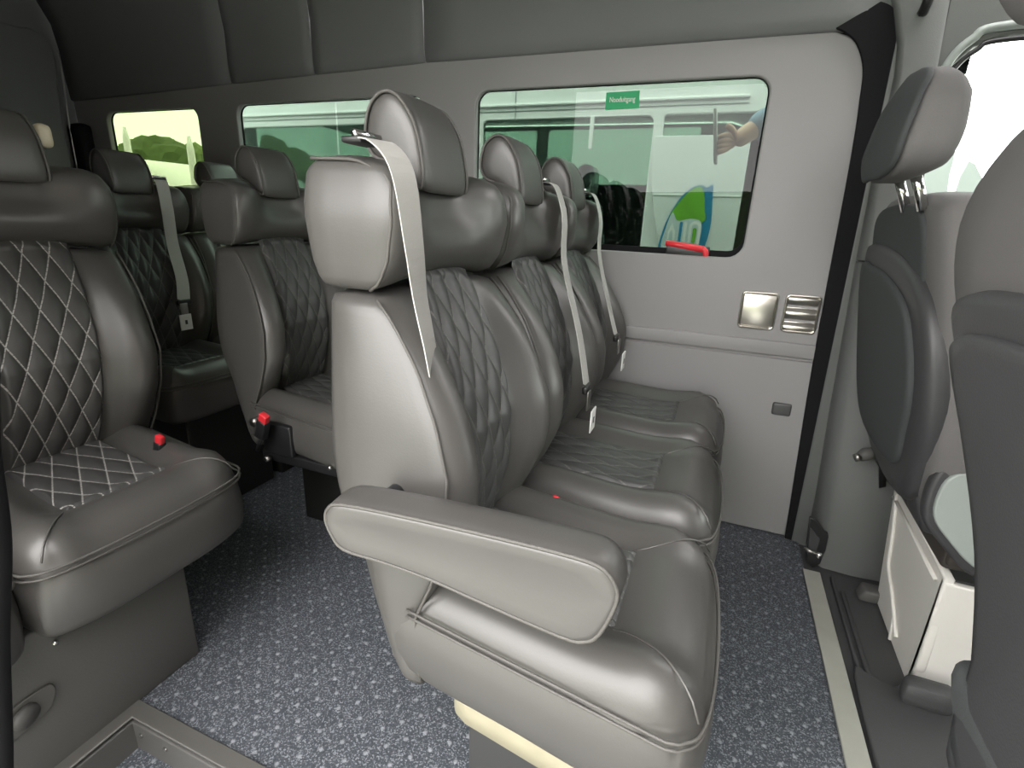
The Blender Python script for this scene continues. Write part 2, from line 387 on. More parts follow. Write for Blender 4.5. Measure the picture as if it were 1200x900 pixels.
# pale window frame arch and its seal
arch = spline([(0.436, 1.700, 1.10), (0.434, 1.700, 1.28), (0.442, 1.700, 1.352), (0.478, 1.700, 1.395), (0.54, 1.700, 1.414), (0.90, 1.700, 1.414)], 6)
add_struct('trim_4', tube('trim_4', arch, 0.006, 6), M['black'], sm=True)
arch2 = spline([(0.420, 1.704, 1.18), (0.419, 1.704, 1.30), (0.430, 1.704, 1.372), (0.466, 1.704, 1.42), (0.53, 1.704, 1.443), (0.90, 1.704, 1.445)], 6)
add_struct('trim_5', tube('trim_5', arch2, 0.010, 8), M['palegreen'], sm=True)
add_struct('trim_6', tube('trim_6', [(0.405, 1.708, 1.43), (0.40, 1.708, 1.55), (0.395, 1.708, 1.75)], 0.003, 5), M['black'])
# B pillar trim: bulged lower cover, split at 0.9 m
def pillar(zs, name):
    V = []; F = []; 
    for z in zs:
        xl = interp(z, [0, 0.17, 0.45, 0.9, 1.13, 1.35, 1.46, 1.56], [0.385, 0.380, 0.362, 0.338, 0.330, 0.326, 0.312, 0.26])
        xr = interp(z, [0, 0.3, 0.6, 0.9, 1.1, 1.5], [0.60, 0.60, 0.58, 0.48, 0.42, 0.40])
        dep = interp(z, [0, 0.25, 0.42, 0.9, 1.3, 1.56], [0.125, 0.110, 0.075, 0.055, 0.04, 0.015])
        for (t, d) in ((0, 0), (0.0, 0.55), (0.05, 0.85), (0.14, 1.0), (0.5, 1.05), (0.9, 1.0), (1.0, 0.8), (1.0, 0)):
            V.append((xl + (xr - xl) * t, 1.715 - dep * d, z))
    n = 8
    for i in range(len(zs) - 1):
        for k in range(n - 1): F.append([i * n + k, i * n + k + 1, (i + 1) * n + k + 1, (i + 1) * n + k])
    F.append(list(range(n))); F.append([(len(zs) - 1) * n + k for k in range(n)])
    for i in range(len(zs) - 1): F.append([i * n, i * n + n - 1, (i + 1) * n + n - 1, (i + 1) * n])
    return mesh(name, V, F)
pt = empty('pillar_cover', (0.45, 1.65, 0), 'grey moulded pillar cover between the side panel and the driver window', 'pillar trim')
for nm, zs in (('lower_cover', [0.0, 0.1, 0.2, 0.3, 0.45, 0.6, 0.75, 0.898]), ('upper_cover', [0.904, 1.0, 1.13, 1.25, 1.35, 1.42, 1.5, 1.56])):
    o = link(nm, pillar(zs, nm), M['cabtrim'], pt, (-0.45, -1.65, 0)); autosmooth(o, 50)
# triangular bolt recess low on the pillar
o = link('bolt_recess', plate('bolt_recess', sm2([(0.350, 0.165), (0.395, 0.13), (0.408, 0.115), (0.405, 0.02), (0.372, 0.012)], 2), [], 0.012, 'xz', 0.002, 1.582), M['black'], pt, (-0.45, -1.65, 0), smooth=False)
o = link('recess_face', plate('recess_face', [(0.357, 0.135), (0.388, 0.105), (0.386, 0.055), (0.366, 0.045)], [], 0.006, 'xz', 0.001, 1.574), M['shell'], pt, (-0.45, -1.65, 0), smooth=False)
link('bolt', tube('bolt', [(0.352, 1.565, 0.066), (0.388, 1.560, 0.060)], 0.006, 8), M['steel'], pt, (-0.45, -1.65, 0))
link('bolt', tube('bolt', [(0.388, 1.562, 0.060), (0.396, 1.552, 0.060)], 0.010, 8), M['chrome'], pt, (-0.45, -1.65, 0))
# grab recess on the cab header
prop(link('grab_handle', tube('grab_handle', spline([(0.352, 1.69, 1.60), (0.352, 1.665, 1.57), (0.350, 1.665, 1.50), (0.350, 1.69, 1.478)], 5), 0.011, 8), M['black']), 'small dark grab handle high on the cab pillar', 'handle')

# rear end
rw = add_struct('wall_rear', rbox('wall_rear', (0.04, 1.80, 1.96), 0.01, (1, 4, 4), center=(-2.97, 0.84, 0.95)), M['headliner'])
dr = plate('door_1', sm2([(0.90, 0.05), (1.66, 0.05), (1.665, 0.8), (1.650, 1.24), (1.675, 1.56), (1.665, 1.645), (1.60, 1.675), (1.50, 1.668), (0.90, 1.70)], 4), [], 0.03, 'yz', 0.008, -2.935)
d1 = add_struct('door_1', dr, M['headliner'])
dr = plate('door_2', sm2([(0.02, 0.05), (0.885, 0.05), (0.885, 1.69), (0.10, 1.66), (0.02, 1.6)], 2), [], 0.03, 'yz', 0.008, -2.935)
add_struct('door_2', dr, M['headliner'])
link('door_seam', tube('door_seam', spline([(-2.912, 1.688, 1.60), (-2.912, 1.685, 1.50), (-2.912, 1.672, 1.30), (-2.912, 1.668, 1.1)], 5), 0.0035, 6), M['steel'], d1)
add_struct('trim_7', rbox('trim_7', (0.10, 0.08, 0.40), 0.03, 3, center=(-2.90, 1.71, 1.12)), M['rubber'], sm=True)
# near side wall behind the sliding door opening, with tinted windows
nw = plate('wall_right', [(-2.95, -0.03), (-1.05, -0.03), (-1.05, 1.93), (-2.95, 1.93)], [rrect(-1.95, 0.887, -1.2, 1.37, 0.045), rrect(-2.70, 0.887, -2.15, 1.37, 0.045)], 0.04, 'xz', 0.004, -0.09)
add_struct('wall_right', nw, M['wall'])
for i, (a, b) in enumerate(((-1.97, -1.18), (-2.72, -2.13))):
    g = link('window_%d' % (i + 5), plate('win', rrect(a, 0.867, b, 1.39, 0.05), [], 0.005, 'xz', 0, -0.118), M['darkglass'], smooth=False); g['kind'] = 'structure'
add_struct('wall_right_header', rbox('wall_right_header', (2.9, 0.05, 0.16), 0.01, (4, 1, 1), center=(0.4, -0.09, 1.85)), M['wall'])
add_struct('wall_right_cab', plate('wall_right_cab', [(0.55, -0.03), (1.85, -0.03), (1.85, 1.77), (0.55, 1.77)], [rrect(0.65, 1.03, 1.5, 1.45, 0.06)], 0.04, 'xz', 0.004, -0.09), M['cabtrim'])
add_struct('wall_front', plate('wall_front', [(-0.1, -0.03), (1.76, -0.03), (1.76, 1.94), (-0.1, 1.94)], [rrect(0.05, 1.05, 1.60, 1.50, 0.1)], 0.04, 'yz', 0.004, 1.87), M['cabtrim'])
g = link('window_7', plate('win', rrect(-0.02, 0.93, 1.68, 1.64, 0.1), [], 0.005, 'yz', 0, 1.885), M['cabglass'], smooth=False); g['kind'] = 'structure'

# ------------------------------------------------------------ things on the wall
for i, (x, dx, lab) in enumerate(((0.118, 0.102, 'square aluminium wall vent with a brownish lower edge, left of the pair'), (0.234, 0.094, 'square ribbed aluminium wall vent, right of the pair beside the panel edge'))):
    v = empty('wall_vent', (x, W, 0.738), lab, 'vent')
    link('vent_frame', plate('vent_frame', rrect(-dx / 2, -0.056, dx / 2, 0.056, 0.012), [rrect(-dx / 2 + 0.006, -0.050, dx / 2 - 0.006, 0.050, 0.008)], 0.010, 'xz', 0.003, -0.005), M['vent'], v, smooth=False)
    if i == 0:
        f = lambda x, y, z: (x, y - 0.006 * (1 - (z / 0.05) ** 2), z)
    else:
        f = lambda x, y, z: (x, y - 0.005 * cos(z * 150), z)
    link('vent_louvre', rbox('vent_louvre', (dx - 0.012, 0.008, 0.10), 0.003, (2, 1, 18), fn=f), M['vent'], v)
prop(link('wall_socket_cover', rbox('wall_socket_cover', (0.054, 0.014, 0.040), 0.006, 3), mat('grey_socket', (0.06, 0.06, 0.06), 0.5), loc=(0.236, W - 0.010, 0.440)), 'small dark grey rounded socket cover low on the wall panel', 'socket')
# window sign on the glass
s = prop(link('window_sign', plate('window_sign', [(-0.413, 1.307), (-0.309, 1.309), (-0.312, 1.357), (-0.413, 1.355)], [], 0.002, 'xz', 0, W + 0.029), M['green'], smooth=False), 'small green rectangular sign with white lettering on the upper window glass', 'sign')
def text(body, size, m, loc, rot, parent, name='lettering', depth=0.0006, sx=1.0):
    cu = bpy.data.curves.new(name, 'FONT'); cu.body = body; cu.size = size; cu.extrude = depth; cu.align_x = 'CENTER'; cu.align_y = 'CENTER'
    cu.offset = 0.0; cu.resolution_u = 3
    o = bpy.data.objects.new('tmp', cu); C.objects.link(o); dg = bpy.context.evaluated_depsgraph_get(); dg.update()
    me = bpy.data.meshes.new_from_object(o.evaluated_get(dg)); bpy.data.objects.remove(o)
    me.materials.clear(); me.transform(Matrix.Scale(sx, 4, (1, 0, 0)))
    q = link(name, me, m, parent, loc, smooth=False); q.rotation_euler = rot; return q
text('Nooduitgang', 0.021, M['white'], (-0.362, W + 0.0275, 1.334), (pi / 2, 0, 0), s, sx=0.72)
# emergency hammer clipped at the sill
hm = empty('emergency_hammer', (-0.115, W + 0.012, 0.915), 'red emergency hammer clipped at the lower window edge', 'hammer')
link('handle', tube('handle', [(-0.063, 0.0, 0.005), (-0.02, 0, 0.0), (0.05, 0, -0.009)], [0.009, 0.010, 0.011], 8), M['red'], hm)
link('hammer_head', tube('hammer_head', spline([(0.045, 0, -0.007), (0.058, 0, -0.014), (0.060, 0, -0.030)], 4), 0.010, 8), M['red'], hm)
link('bracket', rbox('bracket', (0.13, 0.02, 0.03), 0.004, 2, center=(0.005, 0.006, -0.016)), M['black'], hm)

# ------------------------------------------------------------ passenger seat (built in reference coordinates)
HH = HC
def seat_builder(s, tag_, base=None, base_mat=None, arm=False, quiltm=None, stitch=True):
    """returns list of (name, mesh, material, subparts) in local coords of a seat whose reference is scaled s about the camera"""
    pb = Vector((-0.20, 0.70, HH - HH / s))
    def T(p): return (Vector(p) - pb) * s
    def fT(me): me.transform(Matrix.Scale(s, 4) @ Matrix.Translation(-pb)); return me
    parts = []
    cyz = lambda z: interp(z, [0.25, 0.43, 0.70, 0.86, 1.2], [0.715, 0.735, 0.775, 0.808, 0.815])
    hwz = lambda z: interp(z, [0.25, 0.43, 0.62, 0.86, 1.06], [0.19, 0.205, 0.210, 0.195, 0.19])
    # --- lower back
    zk = [0.262, 0.31, 0.40, 0.47, 0.55, 0.63, 0.70, 0.77, 0.83, 0.868]
    xb = [-0.375, -0.410, -0.440, -0.465, -0.515, -0.532, -0.540, -0.550, -0.558, -0.562]   # back
    xs = [-0.335, -0.345, -0.352, -0.325, -0.308, -0.312, -0.338, -0.378, -0.428, -0.470]  # side seam
    xf = [-0.35, -0.352, -0.345, -0.305, -0.272, -0.274, -0.303, -0.350, -0.405, -0.452]   # bolster peak
    xq = [-0.355, -0.362, -0.372, -0.352, -0.342, -0.348, -0.370, -0.402, -0.438, -0.462]  # quilt plane
    def lvl(z, arr): return interp(z, zk, arr)
    ring = lambda B, S, Fp, Q, cy, hw: [(B, cy - hw + 0.035), (B + 0.018, cy - hw + 0.006), ((B + S) / 2, cy - hw - 0.002), (S - 0.008, cy - hw), (S + 0.010, cy - hw + 0.006),
        (Fp - 0.006, cy - hw + 0.03), (Fp, cy - hw + 0.06), (Q + 0.008, cy - 0.108), (Q, cy - 0.088), (Q - 0.004, cy), (Q, cy + 0.088), (Q + 0.008, cy + 0.108), (Fp, cy + hw - 0.06), (Fp - 0.006, cy + hw - 0.03),
        (S + 0.010, cy + hw - 0.006), (S - 0.008, cy + hw), ((B + S) / 2, cy + hw + 0.002), (B + 0.018, cy + hw - 0.006), (B, cy + hw - 0.035), (B - 0.004, cy)]
    V = []; F = []; n = 20
    zs = [0.262 + (0.868 - 0.262) * i / 24 for i in range(25)]
    for i, z in enumerate(zs):
        for (x, y) in ring(lvl(z, xb), lvl(z, xs), lvl(z, xf), lvl(z, xq), cyz(z), hwz(z)): V.append((x, y, z))
    for i in range(len(zs) - 1):
        for k in range(n): F.append([i * n + k, i * n + (k + 1) % n, (i + 1) * n + (k + 1) % n, (i + 1) * n + k])
    F.append(list(range(n))); F.append([(len(zs) - 1) * n + k for k in range(n)])
    parts.append(('backrest', fT(mesh('backrest', V, F)), M['leather'], [], 1))
    # side piping down both side seams
    pip = []
    for sd in (-1, 1):
        P = []
        for i in range(31):
            z = 0.29 + (0.855 - 0.29) * i / 30
            P.append((lvl(z, xs) + 0.006, cyz(z) + sd * (hwz(z) + 0.001), z))
        pip.append(('seam_piping', fT(tube('seam_piping', P, 0.0026, 6)), M['piping']))
    parts[-1][3].extend(pip)
    # --- quilted back panel
    def quilt(name, fn, nu, nv, du, dv, amp, eu=0.06, ev=0.04):
        V = []; F = []; UV = []
        for j in range(nv + 1):
            for i in range(nu + 1):
                u = i / nu; v = j / nv
                a = u * du + v * dv; b = u * du - v * dv
                h = amp * (abs(sin(pi * a)) * abs(sin(pi * b))) ** 0.6
                ed = min(1, u / eu, (1 - u) / eu) ; ev_ = min(1, v / ev, (1 - v) / ev)
                V.append(fn(u, v, h * min(ed, ev_) - 0.010 * (1 - min(smooth(ed), smooth(ev_))))); UV.append((u * du, v * dv))
        W_ = nu + 1
        for j in range(nv):
            for i in range(nu): F.append([j * W_ + i, j * W_ + i + 1, (j + 1) * W_ + i + 1, (j + 1) * W_ + i])
        me = bpy.data.meshes.new(name); me.from_pydata(V, [], F)
        uvl = me.uv_layers.new(name='UVMap')
        for p in me.polygons:
            for li, vi in zip(p.loop_indices, p.vertices): uvl.data[li].uv = UV[vi]
        return fT(me)
    def fq(u, v, h):
        hw = 0.100 - 0.012 * abs(v - 0.6)
        zt = 0.878 + 0.016 * sin(pi * u); z = 0.405 + (zt - 0.405) * v; t = 2 * u - 1
        return (lvl(min(z, .868), xq) + 0.008 + h + 0.006 * t * t, cyz(z) + t * hw, z)
    parts.append(('quilted_back_panel', quilt('quilted_back_panel', fq, 72, 144, 4.0, 4.3, 0.008), (quiltm or M['quilt']), [], 0))
    # --- shoulder pad
    def fsh(x, y, z, k=False):
        if not k: x, y, z = x / 0.15, y / 0.39, z / 0.19
        # x depth -1..1, y -1..1, z 0..1
        a = y / 0.5; zz = z + 0.5; d = x / 0.5
        arch = 0.014 * cos(a * pi / 2)
        zb = 0.862 + arch; zt = 1.046 + 0.022 * cos(a * pi / 2) * (1 - (d + 1) / 2) - 0.012 * math.exp(-(a / 0.55) ** 4) * (d + 1) / 2
        Z = zb + (zt - zb) * zz
        X0 = interp(zz, [0, .2, .6, .9, 1], [-0.556, -0.572, -0.582, -0.582, -0.570]); X1 = interp(zz, [0, .08, .25, .55, .8, .93, 1], [-0.476, -0.452, -0.432, -0.420, -0.424, -0.440, -0.465])
        X1 += 0.012 * math.exp(-((abs(a) - 0.80) / 0.25) ** 2) - 0.042 * math.exp(-(a / 0.55) ** 4) * smooth((zz - 0.25) / 0.45)
        X = X0 + (X1 - X0) * (d + 1) / 2
        hw = 0.195 + 0.006 * sin(pi * zz) - 0.010 * smooth((zz - 0.6) / 0.4)
        return (X, 0.810 + a * hw, Z)
    me = rbox('shoulder_pad', (0.15, 0.39, 0.19), 0.022, (4, 12, 7), fn=fsh, nr=3)
    sub = []
    for sd in (-1, 1):
        P = []
        for q in range(25):
            t = q / 24
            zz = interp(t, [0, .7, .85, 1], [0.02, 0.86, 0.985, 0.99]); dd = interp(t, [0, .7, .85, 1], [0.0, 0.0, 0.25, 0.9])
            x, y, z = fsh(0.42 - dd, sd * 0.485, zz - 0.5, True); P.append((x + 0.002, y + sd * 0.001, z))
        sub.append(('seam_piping', fT(tube('seam_piping', P, 0.0026, 6)), M['piping']))
    parts.append(('shoulder_pad', fT(me), M['leather'], sub, 0))
    # --- headrest
    hp = [(-0.563, 1.085), (-0.560, 1.118), (-0.548, 1.143), (-0.526, 1.157), (-0.503, 1.153), (-0.481, 1.131), (-0.464, 1.100), (-0.455, 1.062), (-0.451, 1.030), (-0.455, 1.010), (-0.468, 1.014), (-0.492, 1.030), (-0.520, 1.050), (-0.548, 1.060)]
    hp = [(p.x, p.y) for p in spline([(a, b, 0) for a, b in hp], 3, True)]
    cx = sum(a for a, b in hp) / len(hp); cz = sum(b for a, b in hp) / len(hp)
    V = []; F = []; n = len(hp); lay = [(-0.078, 0.0), (-0.078, 0.45), (-0.0765, 0.75), (-0.072, 0.91), (-0.064, 0.985), (-0.05, 1.0), (-0.02, 1.012), (0.02, 1.012), (0.05, 1.0), (0.064, 0.985), (0.072, 0.91), (0.0765, 0.75), (0.078, 0.45), (0.078, 0.0)]
    for (yy, sc) in lay:
        for (a, b) in hp: V.append((cx + (a - cx) * max(sc, .01), 0.822 + yy * 1.0, cz + (b - cz) * max(sc, .01)))
    for i in range(len(lay) - 1):
        for k in range(n): F.append([i * n + k, i * n + (k + 1) % n, (i + 1) * n + (k + 1) % n, (i + 1) * n + k])
    F.append(list(range(n))); F.append([(len(lay) - 1) * n + k for k in range(n)])
    sub = []
    for yy in (-0.0745, 0.0745):
        P = [(cx + (a - cx) * 0.94, 0.822 + yy, cz + (b - cz) * 0.94) for a, b in hp]
        sub.append(('seam_piping', fT(tube('seam_piping', P, 0.0032, 5, closed=True)), M['piping']))
    parts.append(('headrest', fT(mesh('headrest', V, F)), M['leather'], sub, 0))
    # --- cushion
    cyx = lambda x: 0.735 + (0.674 - 0.735) * (x + 0.354) / 0.423
    ZS = 0.426
    def fcu(x, y, z, k=False):
        if not k: x, y, z = x / 0.478, y / 0.412, z / 0.15
        t = y / 0.5; u = (x + 0.5); v = z + 0.5
        X = -0.405 + 0.478 * u
        # plan rounding of the front corners
        if u > 0.75: X -= 0.035 * (abs(t) ** 4) * ((u - 0.75) / 0.25)
        else: pass
        if u > .98: X += 0.006 * sin(pi * min(1, max(0, v)))
        hw = 0.206 - 0.010 * smooth((u - 0.8) / 0.2) * abs(t)
        top = ZS - 0.004 + 0.030 * math.exp(-((abs(t) - 0.74) / 0.17) ** 2) * (1 - 0.25 * smooth((u - 0.82) / 0.18))
        front = 0.030 * math.exp(-((u - 0.83) / 0.13) ** 2) * (1 - 0.5 * abs(t) ** 3)
        top += front * (1 - 0.4 * math.exp(-((abs(t) - 0.74) / 0.17) ** 2))
        top -= 0.030 * smooth((abs(t) - 0.90) / 0.10) * 0.6
        top -= 0.030 * smooth((u - 0.93) / 0.07)
        top -= 0.012 * smooth((0.12 - u) / 0.12)
        bot = 0.278 + 0.015 * smooth((0.2 - u) / 0.2) + 0.006 * (1 - abs(2 * u - 1))
        Z = bot + (top - bot) * v
        bul = 0.006 * sin(pi * v) * (1 if abs(t) > 0.5 else 0) * abs(t) ** 6
        return (X, cyx(X) + (hw + bul) * t, Z)
    me = rbox('seat_cushion', (0.478, 0.412, 0.15), 0.025, (16, 22, 4), fn=fcu, nr=3)
    sub = []
    for off, dz in ((0.0, 0.0), (0.0, -0.011)):
        P = []
        hw = 0.2055
        for q in range(20): X = -0.36 + 0.38 * q / 19; P.append((X, cyx(X) - hw - 0.0015, ZS - 0.012 + dz))
        pth = [(0.035, cyx(0.035) - 0.202), (0.058, cyx(0.058) - 0.175), (0.070, cyx(0.07) - 0.11), (0.074, cyx(0.074)), (0.070, cyx(0.07) + 0.11), (0.058, cyx(0.058) + 0.175), (0.035, cyx(0.035) + 0.202)]
        P += [(a, b, ZS - 0.012 + dz) for a, b in [(v.x, v.y) for v in spline([(a, b, 0) for a, b in pth], 5)]]
        for q in range(20): X = 0.02 - 0.38 * q / 19; P.append((X, cyx(X) + hw + 0.0015, ZS - 0.012 + dz))
        P2 = []
        for i, p in enumerate(P): P2.append(p)
        sub.append(('seam_piping', fT(tube('seam_piping', P2, 0.0022, 6)), M['piping']))
    for sd in (-1, 1):
        P = []
        for q in range(13):
            v = q / 12; X = -0.065 + 0.118 * v; tt = sd * (0.245 + 0.19 * v ** 1.5)
            z = fcu((X + 0.405) / 0.478 - 0.5, tt, 0.5, True)[2]; P.append((X, cyx(X) + 0.408 * tt, z - 0.0005))
        sub.append(('seam_piping', fT(tube('seam_piping', P, 0.0018, 5)), M['leather']))
    parts.append(('seat_cushion', fT(me), M['leather'], sub, 0))
    def fqs(u, v, h):
        X = -0.375 + 0.315 * v; t = 2 * u - 1
        z = fcu((X + 0.405) / 0.478 - 0.5, t * 0.235, 0.5, True)[2]
        return (X, cyx(X) + t * 0.098, z + 0.006 + h)
    parts.append(('quilted_seat_panel', quilt('quilted_seat_panel', fqs, 72, 64, 4.0, 2.4, 0.006), (quiltm or M['quilt']), [], 0))
    # --- foam edge under the cushion
    def ffm(x, y, z):
        X = -0.30 + 0.36 * (x + 0.5); return (X, cyx(X) + y / 0.5 * 0.186, 0.222 + 0.060 * (z + 0.5))
    parts.append(('foam_underside', fT(rbox('foam_underside', (1, 1, 1), 0.1, (6, 2, 1), fn=ffm)), M['foam'], [], 0))
    if s != 0.92: parts.pop()
    return parts, pb
def place_seat(parts, pb, s, X, Y, label, group=None, extra=None):
    base = Vector((0, 0, HH)) + s * (pb + Vector((X, Y, 0)) - Vector((0, 0, HH)))
    root = empty('passenger_seat', base, label, 'seat', group)
    for name, me, m, subs, lv in parts:
        if not me.materials: me.materials.append(m)
        for p in me.polygons: p.use_smooth = True
        o = bpy.data.objects.new(name, me); C.objects.link(o); o.parent = root
        if lv: sb = o.modifiers.new('sub', 'SUBSURF'); sb.levels = lv; sb.render_levels = lv
        for (n2, m2, mm) in subs:
            if not m2.materials: m2.materials.append(mm)
            for p in m2.polygons: p.use_smooth = True
            q = bpy.data.objects.new(n2, m2); C.objects.link(q); q.parent = o
    return root
def seat_box(root, x0, x1, y0, y1, ztop, m, lean=0.0, name='seat_base'):
    """box pedestal in world coordinates, child of the seat"""
    o = link(name, rbox(name, (x1 - x0, y1 - y0, ztop), 0.006, 2, center=((x0 + x1) / 2, (y0 + y1) / 2, ztop / 2)), m, root)
    o.location = -root.location; autosmooth(o, 30); return o
CAMV = Vector((0, 0, HH))
def wpt(s, X, Y, p): return CAMV + s * (Vector(p) + Vector((X, Y, 0)) - CAMV)

# row one : bench of three
S1 = 0.92; parts, pb = seat_builder(S1, 'a')
foam_p = parts.pop()
labs = ['grey quilted seat nearest the camera in the front row of three, with the armrest',
        'middle grey quilted seat of the front row of three',
        'grey quilted seat of the front row of three, against the wall under the big window']
row1 = []
for i in range(3):
    r = place_seat(parts + ([foam_p] if i == 0 else []), pb, S1, 0, 0.428 * i, labs[i], 'front row bench seats')
    yb = 0.428 * S1 * i
    seat_box(r, -0.27, -0.02, 0.56 + yb, 0.80 + yb, 0.232, M['bench_base'])
    row1.append(r)
# armrest of the near seat
def arm_part(root, s):
    pr_ = [(-0.424, 0.600), (-0.418, 0.618), (-0.396, 0.629), (-0.30, 0.637), (-0.18, 0.643), (-0.095, 0.645), (-0.065, 0.640), (-0.050, 0.622), (-0.049, 0.600), (-0.062, 0.556), (-0.078, 0.540), (-0.105, 0.537), (-0.20, 0.548), (-0.27, 0.557), (-0.34, 0.560), (-0.398, 0.560), (-0.416, 0.578)]
    pr_ = [(p.x, p.y) for p in spline([(a, b, 0) for a, b in pr_], 3, True)]
    cx = sum(a for a, b in pr_) / len(pr_); cz = sum(b for a, b in pr_) / len(pr_)
    def shr(p, d):
        v = Vector((p[0] - cx, p[1] - cz)); 
        return (p[0] - (d if v.x > 0 else -d) * min(1, abs(v.x) / 0.15), p[1] - (d if v.y > 0 else -d) * min(1, abs(v.y) / 0.03))
    lay = [(0.447, 0.02), (0.4435, 0.008), (0.446, 0.0025), (0.450, 0.0), (0.460, -0.001), (0.485, -0.002), (0.500, 0.001), (0.507, 0.006), (0.510, 0.02)]
    V = []; F = []; n = len(pr_)
    for (y, d) in lay:
        for p in pr_: a, b = shr(p, d); V.append((a, y, b))
    for i in range(len(lay) - 1):
        for k in range(n): F.append([i * n + k, i * n + (k + 1) % n, (i + 1) * n + (k + 1) % n, (i + 1) * n + k])
    F.append(list(range(n))); F.append([(len(lay) - 1) * n + k for k in range(n)])
    o = link('armrest', mesh('armrest', V, F), M['leather'], root)
    o.data.transform(Matrix.Scale(s, 4) @ Matrix.Translation(-pb))
    P = [(a, 0.447, b) for a, b in [shr(p, 0.0015) for p in pr_]]
    me = tube('seam_piping', P, 0.0026, 5, closed=True); me.transform(Matrix.Scale(s, 4) @ Matrix.Translation(-pb)); link('seam_piping', me, M['piping'], o)
    me = tube('armrest_pivot', [(-0.385, 0.50, 0.592), (-0.385, 0.59, 0.592)], 0.015, 12); me.transform(Matrix.Scale(s, 4) @ Matrix.Translation(-pb)); link('armrest_pivot', me, M['black'], o)
arm_part(row1[0], S1)

# row two aisle seat
S2 = 0.92; X2, Y2 = -0.902, 0.54
r2_ = place_seat(parts, pb, S2, X2, Y2, 'dark quilted seat of the second row beyond the aisle, behind the front bench')
seat_box(r2_, -1.165, -0.86, 1.145, 1.34, 0.26, M['darkbase'])
# left seat near the camera
SL = 1.0; XL, YL = -0.9755, -0.136
pl, pbl = seat_builder(SL, 'l', quiltm=M['quiltwhite'])
rl = place_seat(pl, pbl, SL, XL, YL, 'large grey quilted seat at the left edge with white stitching on its cushion')
seat_box(rl, -1.30, -0.977, 0.25, 0.611, 0.285, M['base'])
shade_seat = place_seat(pl, pbl, SL, XL, YL - 0.415, 'quilted seat added next to the large left seat to keep door light off the rows behind')  # added almost out of frame; blocks door light from the rows behind
seat_box(shade_seat, -1.30, -0.98, -0.04, 0.235, 0.285, M['base'])
c = link('belt_guide_cover', rbox('belt_guide_cover', (0.03, 0.035, 0.055), 0.014, 3, center=(-1.55, 0.828, 1.118)), M['cream'], rl); c.location = -rl.location; prop(c, 'cream plastic cover behind the headrest')
c = link('latch_plate', plate('latch_plate', sm2([(0.262, 0.135), (0.255, 0.155), (0.27, 0.172), (0.34, 0.178), (0.355, 0.165), (0.350, 0.145), (0.335, 0.128), (0.275, 0.118)], 4), [], 0.006, 'yz', 0.002, -0.974), M['rim'], rl, smooth=False); c.location = -rl.location
c2 = link('latch_knob', tube('latch_knob', [(-0.972, 0.307, 0.150), (-0.962, 0.309, 0.148)], [0.022, 0.019], 12), M['base'], c)
c = link('screw', tube('screw', [(-0.980, 0.372, 0.245), (-0.970, 0.372, 0.245)], 0.004, 8), M['chrome'], rl); c.location = -rl.location
# rear row
S3 = 0.87; X3, Y3 = -1.64, 0.559
p3, pb3 = seat_builder(S3, 'r')
ra = place_seat(p3, pb3, S3, X3, Y3, 'dark quilted seat of the rear row with a hanging grey belt and white tag', 'rear row seats')
rb = place_seat(p3, pb3, S3, X3, Y3 + 0.413, 'dark quilted seat of the rear row in the corner under the small rear window', 'rear row seats')
seat_box(ra, -1.78, -1.46, 1.0, 1.30, 0.345, M['darkbase'])
seat_box(rb, -1.78, -1.46, 1.34, 1.60, 0.345, M['darkbase'])
c = link('base_edge_strip', tube('base_edge_strip', [(-1.455, 0.992, 0.345), (-1.455, 0.992, 0.24)], 0.0025, 5), M['piping'], ra); c.location = -ra.location

# ------------------------------------------------------------ belts (hang free in front of the backs)
def belt(s, X, Y, pts, label, wdir=(0, 1, 0), wend=None, width=0.040, tag=True, tongue=True, guide=True, tagdir=1):
    W_ = [wpt(s, X, Y, p) for p in pts]
    root = empty('seat_belt', W_[-1], label, 'seat belt', 'grey seat belts')
    P = [v - W_[-1] for v in spline(W_, 6)]
    link('webbing', ribbon('webbing', P, wdir, width, 0.0016, wend), M['belt'], root, smooth=False)
    d = (P[-1] - P[-2]).normalized(); b = Vector((0, 0, 0))
    if tongue:
        link('tongue_housing', rbox('tongue_housing', (0.012, width + 0.008, 0.018), 0.004, 2, center=tuple(b + d * 0.006)), M['black'], root)
        link('metal_tongue', rbox('metal_tongue', (0.004, 0.026, 0.045), 0.0015, 2, center=tuple(b + d * 0.034)), M['steel'], root)
    if tag:
        t = link('paper_tag', rbox('paper_tag', (0.003, 0.042, 0.052), 0.001, 2, center=tuple(b + d * 0.078 + Vector((0.004, 0, 0)))), M['white'], root, smooth=False)
        link('tag_symbol', rbox('tag_symbol', (0.001, 0.008, 0.014), 0.0003, 1, center=tuple(b + d * 0.078 + Vector((0.0062, 0, 0)))), M['shell'], t, smooth=False)
    if guide:
        g0 = P[0]
        link('belt_guide', rbox('belt_guide', (0.030, width + 0.006, 0.008), 0.003, 2, center=tuple(g0 + Vector((0.0, 0, -0.001)))), M['black'], root)
        link('guide_bar', tube('guide_bar', [g0 + Vector((0.006, -width * 0.6, 0.006)), g0 + Vector((0.006, width * 0.6, 0.006))], 0.0045, 8), M['chrome'], root)
    return root
belt(S1, 0, 0, [(-0.475, 0.628, 1.066), (-0.438, 0.620, 1.062), (-0.405, 0.616, 1.025), (-0.396, 0.626, 0.93), (-0.392, 0.632, 0.863), (-0.372, 0.622, 0.80), (-0.360, 0.622, 0.74), (-0.350, 0.625, 0.68)],
     'grey seat belt over the shoulder of the nearest front row seat', wdir=(0.3, 1, 0), wend=(-0.2, 0.95, 0), tag=False, tongue=False, width=0.042)
